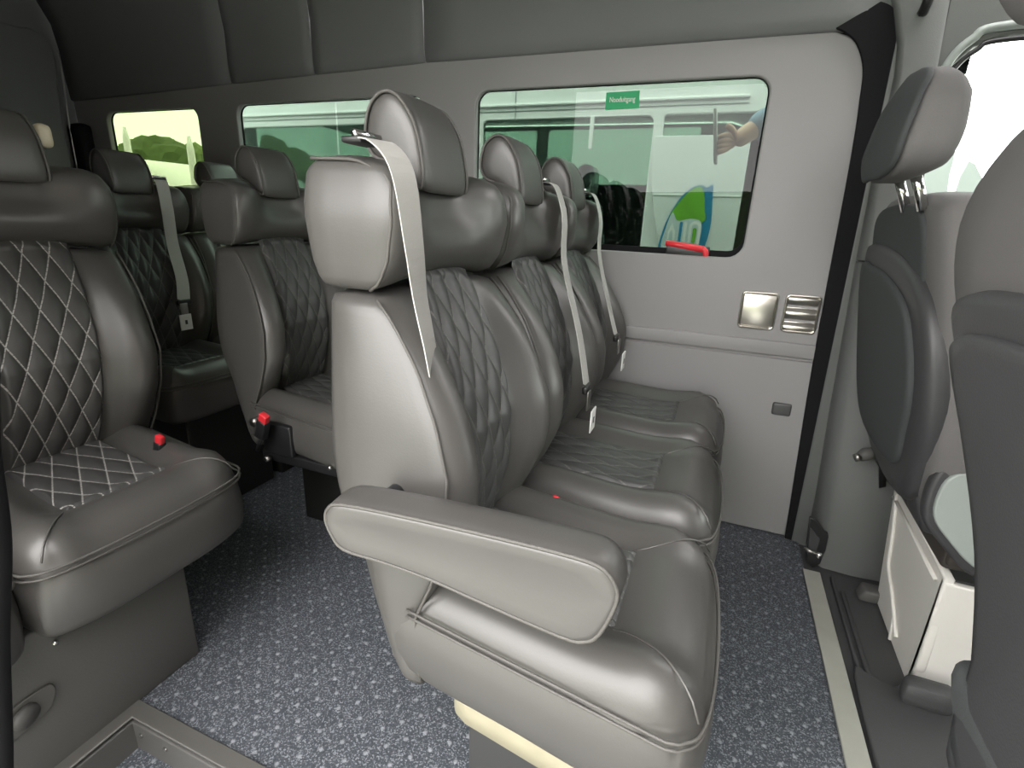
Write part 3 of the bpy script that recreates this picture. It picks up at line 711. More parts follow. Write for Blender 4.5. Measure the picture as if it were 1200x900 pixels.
# a belt hanging between middle and wall seat, a belt by the wall
belt(S1, 0, 0.428, [(-0.475, 0.955, 1.068), (-0.432, 0.940, 1.056), (-0.400, 0.925, 0.98), (-0.385, 0.90, 0.87), (-0.315, 0.84, 0.70), (-0.270, 0.775, 0.585)],
     'grey seat belt hanging from the middle front row seat with a white tag')
belt(S1, 0, 0.856, [(-0.475, 0.955, 1.068), (-0.432, 0.940, 1.056), (-0.400, 0.92, 0.98), (-0.385, 0.88, 0.87), (-0.320, 0.81, 0.71), (-0.285, 0.775, 0.63)],
     'grey seat belt hanging from the wall side front row seat, nearest the window')
belt(S3, X3, Y3, [(-0.475, 0.93, 1.068), (-0.435, 0.918, 1.050), (-0.402, 0.900, 0.95), (-0.382, 0.885, 0.83), (-0.325, 0.86, 0.70), (-0.285, 0.825, 0.62)],
     'grey seat belt hanging from the rear row seat with a white tag', width=0.042)
# ------------------------------------------------------------ buckles
def buckle(loc, rot, label, s=1.0):
    r = empty('belt_buckle', loc, label, 'buckle', 'red button belt buckles'); r.rotation_euler = rot
    link('housing', rbox('housing', (0.024 * s, 0.018 * s, 0.05 * s), 0.005, 2, center=(0, 0, -0.03 * s)), M['black'], r)
    link('release_button', rbox('release_button', (0.020 * s, 0.014 * s, 0.022 * s), 0.004, 2, center=(0, 0, 0.001)), M['red'], r)
    link('stalk', tube('stalk', [(0, 0, -0.05 * s), (-0.005, 0.0, -0.10 * s)], 0.006, 6), M['black'], r)
buckle((-1.030, 0.905, 0.462), (0.15, 0.45, 0), 'red belt buckle at the side of the second row seat', 1.25)
buckle((-0.222, 0.812, 0.484), (0, 0.3, 0), 'red belt buckle between the nearest two front row seats', 0.7)
buckle((-1.132, 0.705, 0.462), (0, 0.3, 0), 'red belt buckle behind the large left seat cushion', 1.0)
# recline fittings under the second row seat
c = link('recline_bracket', rbox('recline_bracket', (0.10, 0.02, 0.09), 0.006, 2, center=(-1.04, 0.955, 0.385)), M['black'], r2_); c.location = -r2_.location
c2 = link('spring_wire', tube('spring_wire', [(-1.120, 0.94, 0.385), (-1.095, 0.94, 0.392), (-1.100, 0.94, 0.360)], 0.0022, 5), M['steel'], c)
c2 = link('bolt_head', tube('bolt_head', [(-1.07, 0.945, 0.327), (-1.07, 0.93, 0.327)], 0.008, 8), M['steel'], c)
c2 = link('bolt_head', tube('bolt_head', [(-0.855, 0.945, 0.349), (-0.855, 0.93, 0.349)], 0.006, 8), M['steel'], c)
c2 = link('recline_knob', tube('recline_knob', [(-1.10, 0.955, 0.43), (-1.095, 0.925, 0.432)], 0.012, 8), M['steel'], c)
c = link('recline_bracket', rbox('recline_bracket', (0.36, 0.02, 0.03), 0.006, 2, center=(-0.93, 0.965, 0.325)), M['black'], r2_); c.location = -r2_.location
# black handrail beside the step well, left frame edge
hr = spline([(-0.568, 0.22, 0.839), (-0.606, 0.22, 0.753), (-0.637, 0.22, 0.642), (-0.710, 0.22, 0.483), (-0.82, 0.22, 0.217), (-0.93, 0.22, 0.0)], 8)
prop(link('handrail', tube('handrail', hr, 0.013, 10), M['rubber']), 'black curved rail at the left edge beside the entry step', 'handrail')

# ------------------------------------------------------------ cab seats
def slab(name, prof, thick, r, m, parent, tiltf, n=8):
    """cushion from a closed (y,z) outline: thick in x; tiltf(z)->x of the rear face"""
    cy = sum(a for a, b in prof) / len(prof); cz = sum(b for a, b in prof) / len(prof); k = len(prof); V = []; F = []
    lay = [(0.0, 0.05), (0.0, 0.7), (0.003, 0.90), (r * 0.35, 0.975), (r, 1.0), (thick - r, 1.0), (thick - r * 0.35, 0.975), (thick - 0.003, 0.90), (thick, 0.7), (thick, 0.05)]
    for (dx, sc) in lay:
        for (a, b) in prof:
            A = cy + (a - cy) * sc; B = cz + (b - cz) * sc; V.append((tiltf(B) + dx, A, B))
    for i in range(len(lay) - 1):
        for j in range(k): F.append([i * k + j, i * k + (j + 1) % k, (i + 1) * k + (j + 1) % k, (i + 1) * k + j])
    F.append(list(range(k))); F.append([(len(lay) - 1) * k + j for j in range(k)])
    o = link(name, mesh(name, V, F), m, parent); o.location = -parent.location; return o
ds = empty('bucket_seat', (0.7, 1.38, 0), 'grey cloth driver seat beyond the pillar, with chrome headrest posts', 'seat')
tilt = lambda z: 0.325 + (1.05 - z) * 0.19
bk = slab('backrest', sm2([(1.20, 0.42), (1.115, 0.55), (1.098, 0.72), (1.105, 0.88), (1.125, 1.00), (1.17, 1.045), (1.38, 1.058), (1.55, 1.045), (1.59, 0.98), (1.61, 0.80), (1.60, 0.60), (1.53, 0.42)], 4), 0.135, 0.05, M['cabfab'], ds, tilt)
bt = slab('back_panel', sm2([(1.22, 0.74), (1.20, 0.95), (1.24, 1.02), (1.38, 1.035), (1.53, 1.02), (1.585, 0.95), (1.59, 0.74)], 4), 0.03, 0.01, M['cabdark'], ds, lambda z: tilt(z) - 0.008)
sh = slab('rear_shell', sm2([(1.235, 0.43), (1.145, 0.55), (1.105, 0.67), (1.115, 0.80), (1.18, 0.885), (1.32, 0.935), (1.48, 0.952), (1.59, 0.94), (1.615, 0.85), (1.61, 0.60), (1.5, 0.45)], 4), 0.06, 0.02, M['shell'], ds, lambda z: tilt(z) - 0.022)
pk = slab('map_pocket', sm2([(1.255, 0.50), (1.185, 0.60), (1.155, 0.69), (1.17, 0.78), (1.22, 0.845), (1.34, 0.885), (1.48, 0.90), (1.58, 0.88), (1.59, 0.6), (1.5, 0.5)], 4), 0.03, 0.008, M['cabdark'], ds, lambda z: tilt(z) - 0.034)
def fhead(x, y, z):
    zz = z + 0.5; a = y / 0.5; d = x / 0.5
    hw = interp(zz, [0, .2, .6, .85, 1], [0.120, 0.138, 0.136, 0.120, 0.095])
    x0 = interp(zz, [0, .3, .7, 1], [0.250, 0.246, 0.258, 0.282]); x1 = interp(zz, [0, .12, .4, .75, 1], [0.315, 0.342, 0.350, 0.345, 0.315])
    return (x0 + (x1 - x0) * (d + 1) / 2 + 0.015 * (1 - abs(a)) * (1 if d < 0 else 0) * -1, 1.275 + a * hw, 1.072 + 0.185 * zz)
hd = link('headrest', rbox('headrest', (1, 1, 1), 0.28, (5, 6, 6), fn=fhead, nr=3), M['cabfab'], ds); hd.location = -ds.location
def fhb(x, y, z):
    X, Y, Z = fhead(x, y, z); X0 = fhead(-0.5, y, z)[0]
    return (X0 - 0.003 + (x + 0.5) * 0.016, 1.275 + (Y - 1.275) * 1.004, Z)
hb = link('headrest_back', rbox('headrest_back', (1, 1, 1), 0.28, (2, 6, 6), fn=fhb, nr=3), M['cabdark'], ds); hb.location = -ds.location
for y in (1.225, 1.33):
    q = link('headrest_post', tube('headrest_post', [(0.330, y, 1.02), (0.300, y, 1.090)], 0.0095, 10), M['chrome'], ds); q.location = -ds.location
def fcs(x, y, z): return (x + 0.25 * 0, y, z + 0.02 * math.exp(-((x - 0.98) / 0.1) ** 2))
q = link('seat_cushion', rbox('seat_cushion', (0.52, 0.46, 0.13), 0.05, 5, fn=fcs, center=(0.80, 1.39, 0.43)), M['cabfab'], ds); q.location = -ds.location
# side shield : pale rounded cover with dark rim, and the folded armrest panel
out = sm2([(0.436, 0.45), (0.432, 0.53), (0.455, 0.575), (0.50, 0.580), (0.56, 0.55), (0.60, 0.44), (0.585, 0.34), (0.53, 0.35), (0.475, 0.40)], 4)
inn = sm2([(0.448, 0.46), (0.446, 0.525), (0.466, 0.556), (0.505, 0.560), (0.55, 0.53), (0.585, 0.44), (0.570, 0.365), (0.53, 0.372), (0.485, 0.412)], 4)
q = link('side_rim', plate('side_rim', out, [], 0.03, 'xz', 0.008, 1.135), M['shell'], ds, smooth=False); q.location = -ds.location
q2 = link('side_cover', plate('side_cover', inn, [], 0.02, 'xz', 0.004, 1.122), M['palegreen'], q, smooth=False)
q = link('armrest_rim', plate('armrest_rim', sm2([(0.385, 0.86), (0.398, 0.72), (0.440, 0.60), (0.53, 0.59), (0.50, 0.75), (0.45, 0.87)], 4), [], 0.03, 'xz', 0.008, 1.135), M['shell'], ds, smooth=False); q.location = -ds.location
q2 = link('armrest_cover', plate('armrest_cover', sm2([(0.415, 0.84), (0.425, 0.74), (0.458, 0.622), (0.52, 0.610), (0.49, 0.75), (0.44, 0.85)], 4), [], 0.02, 'xz', 0.004, 1.122), M['palegreen'], q, smooth=False)
# off-white pedestal under the driver seat
ped = link('pedestal', plate('pedestal', [(1.215, -0.012), (1.49, -0.002), (1.595, 0.30), (1.545, 0.312), (1.20, 0.285), (1.19, 0.05)], [], 0.02, 'yz', 0.005, 0.545), M['box'], ds, smooth=False); ped.location = -ds.location
link('rear_rib', tube('rear_rib', spline([(0.532, 1.555, 0.300), (0.531, 1.50, 0.20), (0.531, 1.47, 0.13), (0.531, 1.40, 0.09), (0.531, 1.31, 0.03)], 5), 0.005, 6), M['box'], ped)
link('rear_rib', tube('rear_rib', [(0.532, 1.57, 0.285), (0.531, 1.42, 0.275), (0.531, 1.225, 0.262)], 0.005, 6), M['box'], ped)
link('rear_rib', tube('rear_rib', [(0.531, 1.335, 0.0), (0.531, 1.35, 0.055)], 0.005, 6), M['box'], ped)
q = link('pedestal_side', plate('pedestal_side', [(0.535, -0.005), (0.75, -0.005), (0.75, 0.27), (0.535, 0.275)], [], 0.02, 'xz', 0.005, 1.205), M['box'], ds, smooth=False); q.location = -ds.location
q = link('pedestal_front', plate('pedestal_front', [(1.22, -0.005), (1.55, -0.005), (1.55, 0.29), (1.22, 0.27)], [], 0.02, 'yz', 0.004, 0.98), M['box'], ds, smooth=False); q.location = -ds.location
q = link('pedestal_top', rbox('pedestal_top', (0.50, 0.38, 0.05), 0.01, 2, center=(0.78, 1.39, 0.335)), M['brown'], ds); q.location = -ds.location
q = link('top_ledge', rbox('top_ledge', (0.08, 0.33, 0.055), 0.012, 3, fn=lambda x, y, z: (x, y, z + 0.04 * (y - 1.2)), center=(0.565, 1.375, 0.325)), M['brown'], ds); q.location = -ds.location
q = link('top_clip', rbox('top_clip', (0.04, 0.06, 0.03), 0.012, 3, fn=lambda x, y, z: (x, y, z - 0.2 * (x - 0.55)), center=(0.55, 1.51, 0.318)), M['box'], ds); q.location = -ds.location
q = link('base_bracket', rbox('base_bracket', (0.05, 0.05, 0.035), 0.008, 2, fn=lambda x, y, z: (x + 0.3 * (z), y, z), center=(0.515, 1.50, 0.012)), M['base'], ds); q.location = -ds.location
q = link('seat_bracket', rbox('seat_bracket', (0.05, 0.10, 0.12), 0.012, 3, fn=lambda x, y, z: (x + 0.4 * (0.44 - z), y, z), center=(0.47, 1.24, 0.44)), M['shell'], ds); q.location = -ds.location
# driver's belt buckle lying by the pillar
by = empty('belt_anchor', (0.445, 1.565, 0.40), 'small grey belt anchor on the cab pillar behind the driver seat', 'belt anchor')
link('anchor_cover', tube('anchor_cover', [(0.018, 0, 0.008), (-0.008, -0.01, 0.0), (-0.022, -0.012, -0.012)], [0.015, 0.018, 0.012], 8), M['base'], by)
link('metal_ring', tube('metal_ring', [(-0.018, -0.014, -0.008), (-0.032, -0.016, -0.014)], 0.011, 8), M['steel'], by)
link('belt_end', ribbon('belt_end', [(0.01, -0.01, 0.01), (0.04, 0.0, -0.03), (0.06, 0.02, -0.10)], (1, 0.3, 0.6), 0.018, 0.003), M['black'], by)

ps = empty('bucket_seat', (0.55, 0.42, 0), 'dark grey cloth front passenger seat at the right edge, seen from behind', 'seat')
tp = lambda z: 0.235 + (1.05 - z) * 0.115
slab('backrest', sm2([(0.02, 0.50), (0.0, 0.80), (0.03, 1.0), (0.10, 1.08), (0.30, 1.10), (0.56, 1.10), (0.72, 1.075), (0.805, 1.00), (0.775, 0.90), (0.64, 0.80), (0.57, 0.68), (0.54, 0.50)], 4), 0.13, 0.05, M['cabfab'], ps, tp)
slab('rear_shell', sm2([(0.02, 0.44), (0.0, 0.80), (0.02, 0.92), (0.30, 0.935), (0.56, 0.930), (0.67, 0.922), (0.703, 0.895), (0.645, 0.84), (0.572, 0.76), (0.535, 0.68), (0.515, 0.56), (0.50, 0.44)], 4), 0.07, 0.02, M['shell'], ps, lambda z: tp(z) - 0.022)
slab('map_pocket', sm2([(0.04, 0.50), (0.02, 0.80), (0.06, 0.87), (0.30, 0.895), (0.56, 0.892), (0.635, 0.878), (0.630, 0.850), (0.575, 0.79), (0.515, 0.71), (0.485, 0.62), (0.46, 0.50)], 4), 0.03, 0.01, M['shell'], ps, lambda z: tp(z) - 0.036)
def fh2(x, y, z):
    zz = z + 0.5; a = y / 0.5; d = x / 0.5
    hw = interp(zz, [0, .25, .6, 1], [0.12, 0.14, 0.135, 0.09])
    x0 = interp(zz, [0, .3, 1], [0.165, 0.155, 0.180]); x1 = interp(zz, [0, .3, 1], [0.265, 0.275, 0.255])
    return (x0 + (x1 - x0) * (d + 1) / 2, 0.475 + a * hw, 1.115 + 0.19 * zz)
q = link('headrest', rbox('headrest', (1, 1, 1), 0.3, (5, 6, 6), fn=fh2, nr=3), M['cabfab'], ps); q.location = -ps.location
for y in (0.42, 0.53):
    q = link('headrest_post', tube('headrest_post', [(0.25, y, 1.04), (0.235, y, 1.14)], 0.007, 8), M['chrome'], ps); q.location = -ps.location
q = link('seat_cushion', rbox('seat_cushion', (0.50, 0.50, 0.14), 0.05, 5, center=(0.60, 0.34, 0.45)), M['cabfab'], ps); q.location = -ps.location
q = link('side_cover', rbox('side_cover', (0.10, 0.46, 0.30), 0.03, 4, fn=lambda x, y, z: (x + 0.30 * (0.46 - z), y + 0.04 * (0.46 - z), z), center=(0.338, 0.30, 0.46)), M['cabdark'], ps); q.location = -ps.location
q = link('pedestal', rbox('pedestal', (0.42, 0.40, 0.39), 0.01, 2, center=(0.62, 0.34, 0.192)), M['cabdark'], ps); q.location = -ps.location

# ------------------------------------------------------------ outside
GZ = -0.55
gr = link('ground', plate('ground', [(-60, -40), (40, -40), (40, 60), (-60, 60)], [], 0.02, 'xy', 0, GZ - 0.01), M['asphalt'], smooth=False); gr['kind'] = 'structure'
# white van parked alongside
vn = empty('parked_van', (-0.8, 3.3, GZ), 'white van parked alongside, seen through the tinted windows, with a leaf emblem', 'van')
YV = 2.60
def vlink(name, me, m, parent=vn, sm=False):
    o = link(name, me, m, parent, smooth=sm)
    if parent is vn: o.location = -vn.location
    return o
body = [(-2.98, -0.30), (1.75, -0.30), (1.80, 0.30), (1.60, 0.62), (1.05, 0.80), (0.93, 1.05), (0.80, 1.26), (0.62, 1.36), (0.40, 1.47), (0.15, 1.62), (-0.1, 1.70), (-2.90, 1.72), (-3.02, 1.55)]
wins = [(-2.86, 0.82, -1.93, 1.437), (-1.88, 0.82, -1.27, 1.437), (-1.23, 0.82, -0.385, 1.437)]
hol = [rrect(*q_, 0.03) for q_ in wins] + [rrect(0.03, 0.50, 0.12, 1.352, 0.02)] + [rrect(-0.34, 1.353, 0.10, 1.437, 0.012)]
vlink('side_body', plate('side_body', body, hol, 0.04, 'xz', 0.008, YV + 0.02), M['vanpaint'])
farw = [(-2.86, 1.27, -1.60, 1.68), (-1.50, 1.27, -0.30, 1.68), (-0.2, 1.27, 0.5, 1.42)]
vlink('far_side', plate('far_side', body, [rrect(*q_, 0.03) for q_ in farw], 0.04, 'xz', 0.008, YV + 1.85), M['vanpaint'])
roofp = [(-3.0, 1.60), (-2.90, 1.735), (-0.1, 1.715), (0.15, 1.635), (0.40, 1.485), (0.62, 1.375)]
V = []; F = []
for (x, z) in roofp:
    for y in (YV, YV + 0.35, YV + 1.5, YV + 1.87): V.append((x, y, z + (0.03 if YV < y < YV + 1.8 else 0)))
for i in range(len(roofp) - 1):
    for k in range(3): F.append([i * 4 + k, i * 4 + k + 1, i * 4 + k + 5, i * 4 + k + 4])
vlink('roof', mesh('roof', V, F), M['vanpaint'])
for i, q_ in enumerate(wins): vlink('side_window', plate('side_window', rrect(q_[0] - .01, q_[1] - .01, q_[2] + .01, q_[3] + .01, 0.03), [], 0.004, 'xz', 0, YV + 0.012), M['vanwindow'])
vlink('upper_window', plate('upper_window', rrect(-0.35, 1.345, 0.11, 1.445, 0.012), [], 0.004, 'xz', 0, YV + 0.012), M['vanwindow'])
vlink('door_gap', plate('door_gap', rrect(0.02, 0.49, 0.13, 1.36, 0.02), [], 0.01, 'xz', 0, YV + 0.03), M['rubber'])
for q_ in farw: vlink('far_window', plate('far_window', rrect(q_[0] - .01, q_[1] - .01, q_[2] + .01, q_[3] + .01, 0.03), [], 0.004, 'xz', 0, YV + 1.84), M['vanwindow'])
vlink('inner_lining', plate('inner_lining', [(-2.95, -0.28), (1.0, -0.28), (1.0, 1.26), (-2.95, 1.26)], [], 0.02, 'xz', 0, YV + 1.80), M['cabdark'])
vlink('rear_panel', plate('rear_panel', [(YV + 0.05, -0.28), (YV + 1.8, -0.28), (YV + 1.8, 1.65), (YV + 0.05, 1.65)], [rrect(YV + 0.2, 1.10, YV + 1.7, 1.58, 0.05)], 0.03, 'yz', 0.004, -2.97), M['vanpaint'])
vlink('rear_window', plate('rear_window', rrect(YV + 0.18, 1.08, YV + 1.72, 1.60, 0.05), [], 0.004, 'yz', 0, -2.97), M['vanwindow'])
vlink('van_floor', rbox('van_floor', (4.5, 1.8, 0.04), 0.005, 1, center=(-0.7, YV + 0.95, -0.25)), M['cabdark'])
vlink('roof_rail', rbox('roof_rail', (2.9, 0.02, 0.012), 0.004, 1, center=(-1.45, YV - 0.004, 1.50)), M['vanpaint'])
vlink('body_seam', rbox('body_seam', (2.9, 0.006, 0.004), 0.001, 1, center=(-1.45, YV - 0.001, 1.475)), M['greymetal'])
vlink('panel_seam', rbox('panel_seam', (0.004, 0.006, 0.28), 0.001, 1, center=(-1.055, YV - 0.001, 1.57)), M['greymetal'])
vlink('white_panel', plate('white_panel', [(-0.37, 1.352), (-0.368, 1.18), (-0.33, 1.0), (-0.285, 0.86), (-0.27, 0.60), (0.03, 0.60), (0.03, 1.352)], [], 0.01, 'xz', 0.003, YV - 0.008), M['vanpaint'])
vlink('panel_crease', rbox('panel_crease', (0.38, 0.006, 0.008), 0.002, 1, center=(-0.16, YV - 0.013, 1.105)), M['vanpaint'])
vlink('window_post', rbox('window_post', (0.018, 0.02, 0.14), 0.003, 1, center=(-0.665, YV - 0.004, 1.37)), M['vanpaint'])  # white bar modelled for an upright reflection on the van glass
for x in (-2.5, -1.9, -1.25, -0.62):
    st_ = vlink('bench_back', rbox('bench_back', (0.12, 0.42, 0.75), 0.05, 4, fn=lambda a, b, c: (a - 0.15 * c, b, c), center=(x, YV + 0.45, 0.72)), M['greymetal'], sm=True)
    q = link('van_headrest', rbox('van_headrest', (0.09, 0.22, 0.17), 0.04, 3, center=(x - 0.16, YV + 0.45, 1.19)), M['greymetal'], st_)
for x in (-2.2, 1.0):
    wh = vlink('wheel', tube('wheel', [(x, YV - 0.02, GZ + 0.33), (x, YV + 0.20, GZ + 0.33)], 0.33, 20), M['rubber'])
    link('hub_cap', tube('hub_cap', [(x, YV - 0.03, GZ + 0.33), (x, YV, GZ + 0.33)], 0.18, 16), M['steel'], wh)
# cab door window of the parked van
vlink('cab_window', plate('cab_window', sm2([(0.60, 1.31), (0.735, 1.315), (0.752, 1.20), (0.752, 1.05), (0.60, 1.04), (0.585, 1.2)], 3), [], 0.006, 'xz', 0.001, YV - 0.003), M['palegreen'])
vlink('cab_window', plate('cab_window', sm2([(0.80, 1.25), (0.88, 1.15), (0.93, 1.05), (0.80, 1.04)], 3), [], 0.006, 'xz', 0.001, YV - 0.003), M['palegreen'])
# leaf emblem on the white panel
YE = YV - 0.0165
em = vlink('leaf_emblem', plate('leaf_emblem', sm2([(-0.298, 0.80), (-0.285, 0.95), (-0.24, 1.07), (-0.19, 1.13), (-0.145, 1.150), (-0.118, 1.138), (-0.095, 1.152), (-0.088, 1.09), (-0.080, 1.0), (-0.085, 0.92), (-0.110, 0.82), (-0.14, 0.76), (-0.22, 0.74)], 4), [], 0.003, 'xz', 0, YE), M['leafblue'])
link('leaf_face', plate('leaf_face', sm2([(-0.262, 1.01), (-0.235, 1.065), (-0.19, 1.122), (-0.15, 1.143), (-0.128, 1.12), (-0.112, 1.04), (-0.106, 1.0), (-0.14, 0.985), (-0.18, 0.995), (-0.235, 0.975)], 4), [], 0.003, 'xz', 0, YE - 0.003), M['leafgreen'], em, smooth=False)
link('emblem_white', plate('emblem_white', sm2([(-0.282, 0.865), (-0.272, 0.965), (-0.25, 1.03), (-0.225, 0.995), (-0.17, 1.005), (-0.125, 0.995), (-0.115, 0.945), (-0.13, 0.865), (-0.2, 0.84)], 4), [], 0.003, 'xz', 0, YE - 0.004), M['silver'], em, smooth=False)
link('emblem_letter', plate('emblem_letter', [(-0.262, 0.855), (-0.262, 0.945), (-0.245, 0.985), (-0.228, 0.945), (-0.228, 0.855), (-0.236, 0.855), (-0.238, 0.935), (-0.245, 0.955), (-0.254, 0.935), (-0.254, 0.855)], [], 0.002, 'xz', 0, YE - 0.006), M['white'], em, smooth=False)
link('emblem_letter', plate('emblem_letter', rrect(-0.212, 0.85, -0.200, 0.99, 0.004), [], 0.002, 'xz', 0, YE - 0.006), M['leafblue'], em, smooth=False)
link('emblem_letter', plate('emblem_letter', rrect(-0.193, 0.85, -0.180, 0.99, 0.004), [], 0.002, 'xz', 0, YE - 0.006), M['white'], em, smooth=False)
link('emblem_letter', plate('emblem_letter', rrect(-0.170, 0.865, -0.118, 0.995, 0.024), [rrect(-0.158, 0.88, -0.130, 0.98, 0.012)], 0.002, 'xz', 0, YE - 0.006), M['white'], em, smooth=False)
link('emblem_letter', plate('emblem_letter', rrect(-0.152, 0.90, -0.136, 0.965, 0.007), [], 0.002, 'xz', 0, YE - 0.006), M['leafgreen'], em, smooth=False)

# photographer's window reflection, built as a solid figure between the vans
def skin_body(name, nodes, edges, m, sub=2):
    keys = list(nodes); me = bpy.data.meshes.new(name)
    me.from_pydata([nodes[k][0] for k in keys], [(keys.index(a), keys.index(b)) for a, b in edges], [])
    o = bpy.data.objects.new(name, me); C.objects.link(o)
    s = o.modifiers.new('skin', 'SKIN'); s.use_smooth_shade = True
    for i, k in enumerate(keys):
        r = nodes[k][1]; me.skin_vertices[0].data[i].radius = (r, r) if isinstance(r, (int, float)) else r
    me.skin_vertices[0].data[0].use_root = True
    ss = o.modifiers.new('sub', 'SUBSURF'); ss.levels = sub; ss.render_levels = sub
    dg = bpy.context.evaluated_depsgraph_get(); dg.update()
    me2 = bpy.data.meshes.new_from_object(o.evaluated_get(dg)); bpy.data.objects.remove(o); me2.name = name
    me2.materials.clear(); me2.materials.append(m)
    return me2
px, py = 0.42, 2.20
per = empty('reflected_person', (px, py, GZ), 'blue-shirted figure between the vans, added in place of a window reflection', 'reflected_person')
N = {'pelvis': ((px, py, 0.42), (0.15, 0.11)), 'spine': ((px, py, 0.62), (0.14, 0.10)), 'chest': ((px, py, 0.82), (0.16, 0.11)), 'neck': ((px, py, 0.98), 0.055), 'headb': ((px, py - .02, 1.08), 0.085), 'headt': ((px, py - .02, 1.18), 0.09),
     'shL': ((px - 0.18, py, 0.92), 0.065), 'elL': ((px - 0.26, py - 0.10, 1.36), 0.048), 'wrL': ((0.005, 2.005, 1.270), 0.030), 'haL': ((-0.030, 2.0, 1.235), (0.036, 0.018)),
     'shR': ((px + 0.18, py, 0.92), 0.065), 'elR': ((px + 0.24, py, 0.66), 0.045), 'wrR': ((px + 0.22, py - 0.06, 0.42), 0.030), 'haR': ((px + 0.21, py - 0.08, 0.33), (0.035, 0.018)),
     'hipL': ((px - 0.10, py, 0.36), 0.09), 'knL': ((px - 0.11, py, -0.05), 0.06), 'anL': ((px - 0.11, py, -0.46), 0.04), 'toL': ((px - 0.11, py - 0.16, -0.51), 0.035),
     'hipR': ((px + 0.10, py, 0.36), 0.09), 'knR': ((px + 0.11, py, -0.05), 0.06), 'anR': ((px + 0.11, py, -0.46), 0.04), 'toR': ((px + 0.11, py - 0.16, -0.51), 0.035)}
E_ = [('pelvis', 'spine'), ('spine', 'chest'), ('chest', 'neck'), ('neck', 'headb'), ('headb', 'headt'), ('chest', 'shL'), ('shL', 'elL'), ('elL', 'wrL'), ('wrL', 'haL'), ('chest', 'shR'), ('shR', 'elR'), ('elR', 'wrR'), ('wrR', 'haR'),
      ('pelvis', 'hipL'), ('hipL', 'knL'), ('knL', 'anL'), ('anL', 'toL'), ('pelvis', 'hipR'), ('hipR', 'knR'), ('knR', 'anR'), ('anR', 'toR')]
bd = link('body', skin_body('body', N, E_, M['skin']), None, per); bd.location = -per.location
def sub_nodes(keys, f, over={}):
    return {k: (over.get(k, N[k][0]), tuple(v + f for v in N[k][1]) if isinstance(N[k][1], tuple) else N[k][1] + f) for k in keys}
ks = ['pelvis', 'spine', 'chest', 'shL', 'elL', 'wrL', 'shR', 'elR', 'wrR']
q = link('shirt', skin_body('shirt', sub_nodes(ks, 0.016, {'wrL': (0.010, 2.006, 1.275), 'wrR': (px + 0.225, py - 0.05, 0.46)}), [e for e in E_ if e[0] in ks and e[1] in ks], M['shirt']), None, per); q.location = -per.location
ks = ['pelvis', 'hipL', 'knL', 'anL', 'hipR', 'knR', 'anR']
q = link('trousers', skin_body('trousers', sub_nodes(ks, 0.014, {'pelvis': (px, py, 0.40)}), [e for e in E_ if e[0] in ks and e[1] in ks], M['trouser']), None, per); q.location = -per.location
q = link('hair', rbox('hair', (0.19, 0.21, 0.13), 0.06, 4, center=(px, py + 0.01, 1.235)), M['hair'], per); q.location = -per.location
for i in range(5):
    a = [(-0.025, 2.0, 1.240), (-0.045 - 0.002 * i, 1.985, 1.262 - 0.014 * i), (-0.066, 1.975, 1.258 - 0.015 * i), (-0.076, 1.985, 1.254 - 0.015 * i)] if i < 4 else [(-0.018, 2.0, 1.245), (-0.038, 1.985, 1.278), (-0.058, 1.98, 1.292)]
    q = link('finger' if i < 4 else 'thumb', tube('finger', spline(a, 3), [0.0095] * 6 + [0.009] * 3 + [0.007] if i < 4 else [0.011] * 3 + [0.010] * 3 + [0.007], 8), M['skin'], per); q.location = -per.location
ph = link('phone', rbox('phone', (0.012, 0.075, 0.165), 0.005, 2, fn=lambda x, y, z: (x + 0.15 * (1.26 - z), y, z), center=(-0.088, 2.005, 1.26)), M['phone']); prop(ph, 'grey phone in the hand of the figure that stands in for a window reflection', 'phone')

# scenery behind: hedge band, white posts, pale car, and greenery behind the camera
rnd = random.Random(4)
def blob(name, c, r, m, label, cat, group=None, n=3):
    bm = bmesh.new(); bmesh.ops.create_icosphere(bm, subdivisions=4, radius=1)
    ph_ = [rnd.uniform(0, 6) for _ in range(6)]
    for v in bm.verts:
        k = 1 + 0.10 * sin(5 * v.co.x + ph_[0]) * cos(4 * v.co.y + ph_[1]) + 0.07 * sin(11 * v.co.z + ph_[2] + 6 * v.co.x) + 0.05 * sin(19 * v.co.y + ph_[3]) * cos(17 * v.co.x) + rnd.uniform(-0.05, 0.05)
        v.co = Vector((v.co.x * r[0] * k, v.co.y * r[1] * k, v.co.z * r[2] * k))
    me = bpy.data.meshes.new(name); bm.to_mesh(me); bm.free()
    root = empty(name, (c[0], c[1], GZ), label, cat, group)
    link('foliage', me, m, root, (0, 0, c[2] - GZ), smooth=False)
    link('trunk', tube('trunk', [(0, 0, 0), (0.05, 0, c[2] - GZ)], 0.09, 7), M['bark'], root)
    return root
tl = ['bushy green tree at the left end of the row beyond the rear side window', 'low olive green bush of the row beyond the rear side window', 'rounded green tree of the row beyond the rear side window', 'pale green bush at the right end of the row beyond the rear side window', 'small dark bush of the row beyond the rear side window']
for i, (x, r_, mm) in enumerate(((-31, 2.6, 'hedge'), (-28, 1.9, 'hedge2'), (-25.4, 2.2, 'hedge'), (-22.6, 2.0, 'hedge2'), (-20.2, 1.9, 'hedge'))):
    blob('tree', (x, 18 + (i % 2) * 5.0, 1.7), (2.3, 1.8, r_ + (i % 2) * 0.7), M[mm], tl[i], 'tree', 'trees beyond the car park')
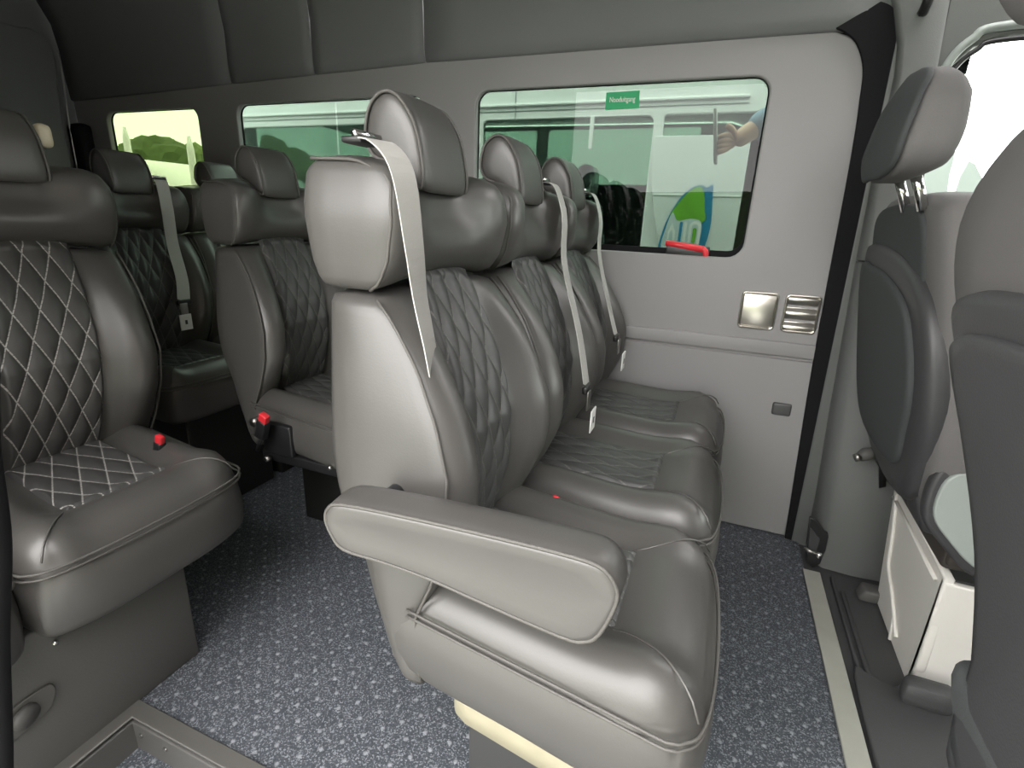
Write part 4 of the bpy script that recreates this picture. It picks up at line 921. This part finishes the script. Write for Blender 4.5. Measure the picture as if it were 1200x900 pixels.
for i, (x, y, zt) in enumerate(((-5.0, 3.30, 1.60), (-4.1, 3.20, 1.50))):
    prop(link('marker_post', tube('marker_post', [(x, y, GZ), (x, y, zt - 0.1), (x, y, zt)], [0.035, 0.028, 0.012], 10), M['vanpaint']), ('thin white post outside the rear side window, the left one', 'thin white post outside the rear side window, the right one')[i], 'post', 'white posts')
cr = empty('parked_car', (-5.95, 4.9, GZ), 'pale car parked outside the rear side window', 'car')
prC = [(-1.9, 0.25), (2.1, 0.25), (2.15, 0.75), (1.9, 0.98), (0.9, 1.12), (0.4, 1.52), (-1.1, 1.58), (-1.8, 1.12), (-1.95, 0.8)]
me = plate('car_body', sm2(prC, 3), [], 1.7, 'xz', 0.12, 0); link('car_body', me, M['vanpaint'], cr)
link('side_window', plate('side_window', sm2([(-1.4, 1.1), (0.7, 1.1), (0.3, 1.42), (-1.05, 1.46)], 2), [], 0.02, 'xz', 0.004, -0.86), M['rubber'], cr, smooth=False)
for x in (-1.2, 1.35):
    for y in (-0.8, 0.8): link('wheel', tube('wheel', [(x, y - 0.1, 0.3), (x, y + 0.1, 0.3)], 0.3, 16), M['rubber'], cr)
cr.scale = (1.25, 1.25, 1.25)
# hedge across the yard behind the photographer (seen as a reflection only)
hg = [(p.x, p.y) for p in spline([(-14, 0, 0), (-14, 2.0, 0), (-8, 2.12, 0), (-3, 2.05, 0), (2, 2.15, 0), (3.6, 2.05, 0), (3.8, 2.0, 0), (3.8, 0, 0)], 3)]
prop(link('hedge', plate('hedge', [(a, b + GZ) for a, b in hg if b >= 0], [], 1.0, 'xz', 0.05, -7.0), M['hedge'], smooth=False), 'clipped green hedge across the yard facing the open side door', 'hedge')

bl = empty('light_blocker', (11.0, -9.5, GZ), 'tall dark building added out of view ahead of the van to keep sky light off its rear', 'blocker')  # unseen dark mass added to shade the rear of the van
link('wall', rbox('wall', (13.0, 9.0, 8.0), 0.05, 2, center=(0, 0, 4.0)), M['bark'], bl, smooth=False)
link('roof', rbox('roof', (13.4, 9.4, 0.3), 0.05, 1, center=(0, 0, 8.1)), M['asphalt'], bl, smooth=False)
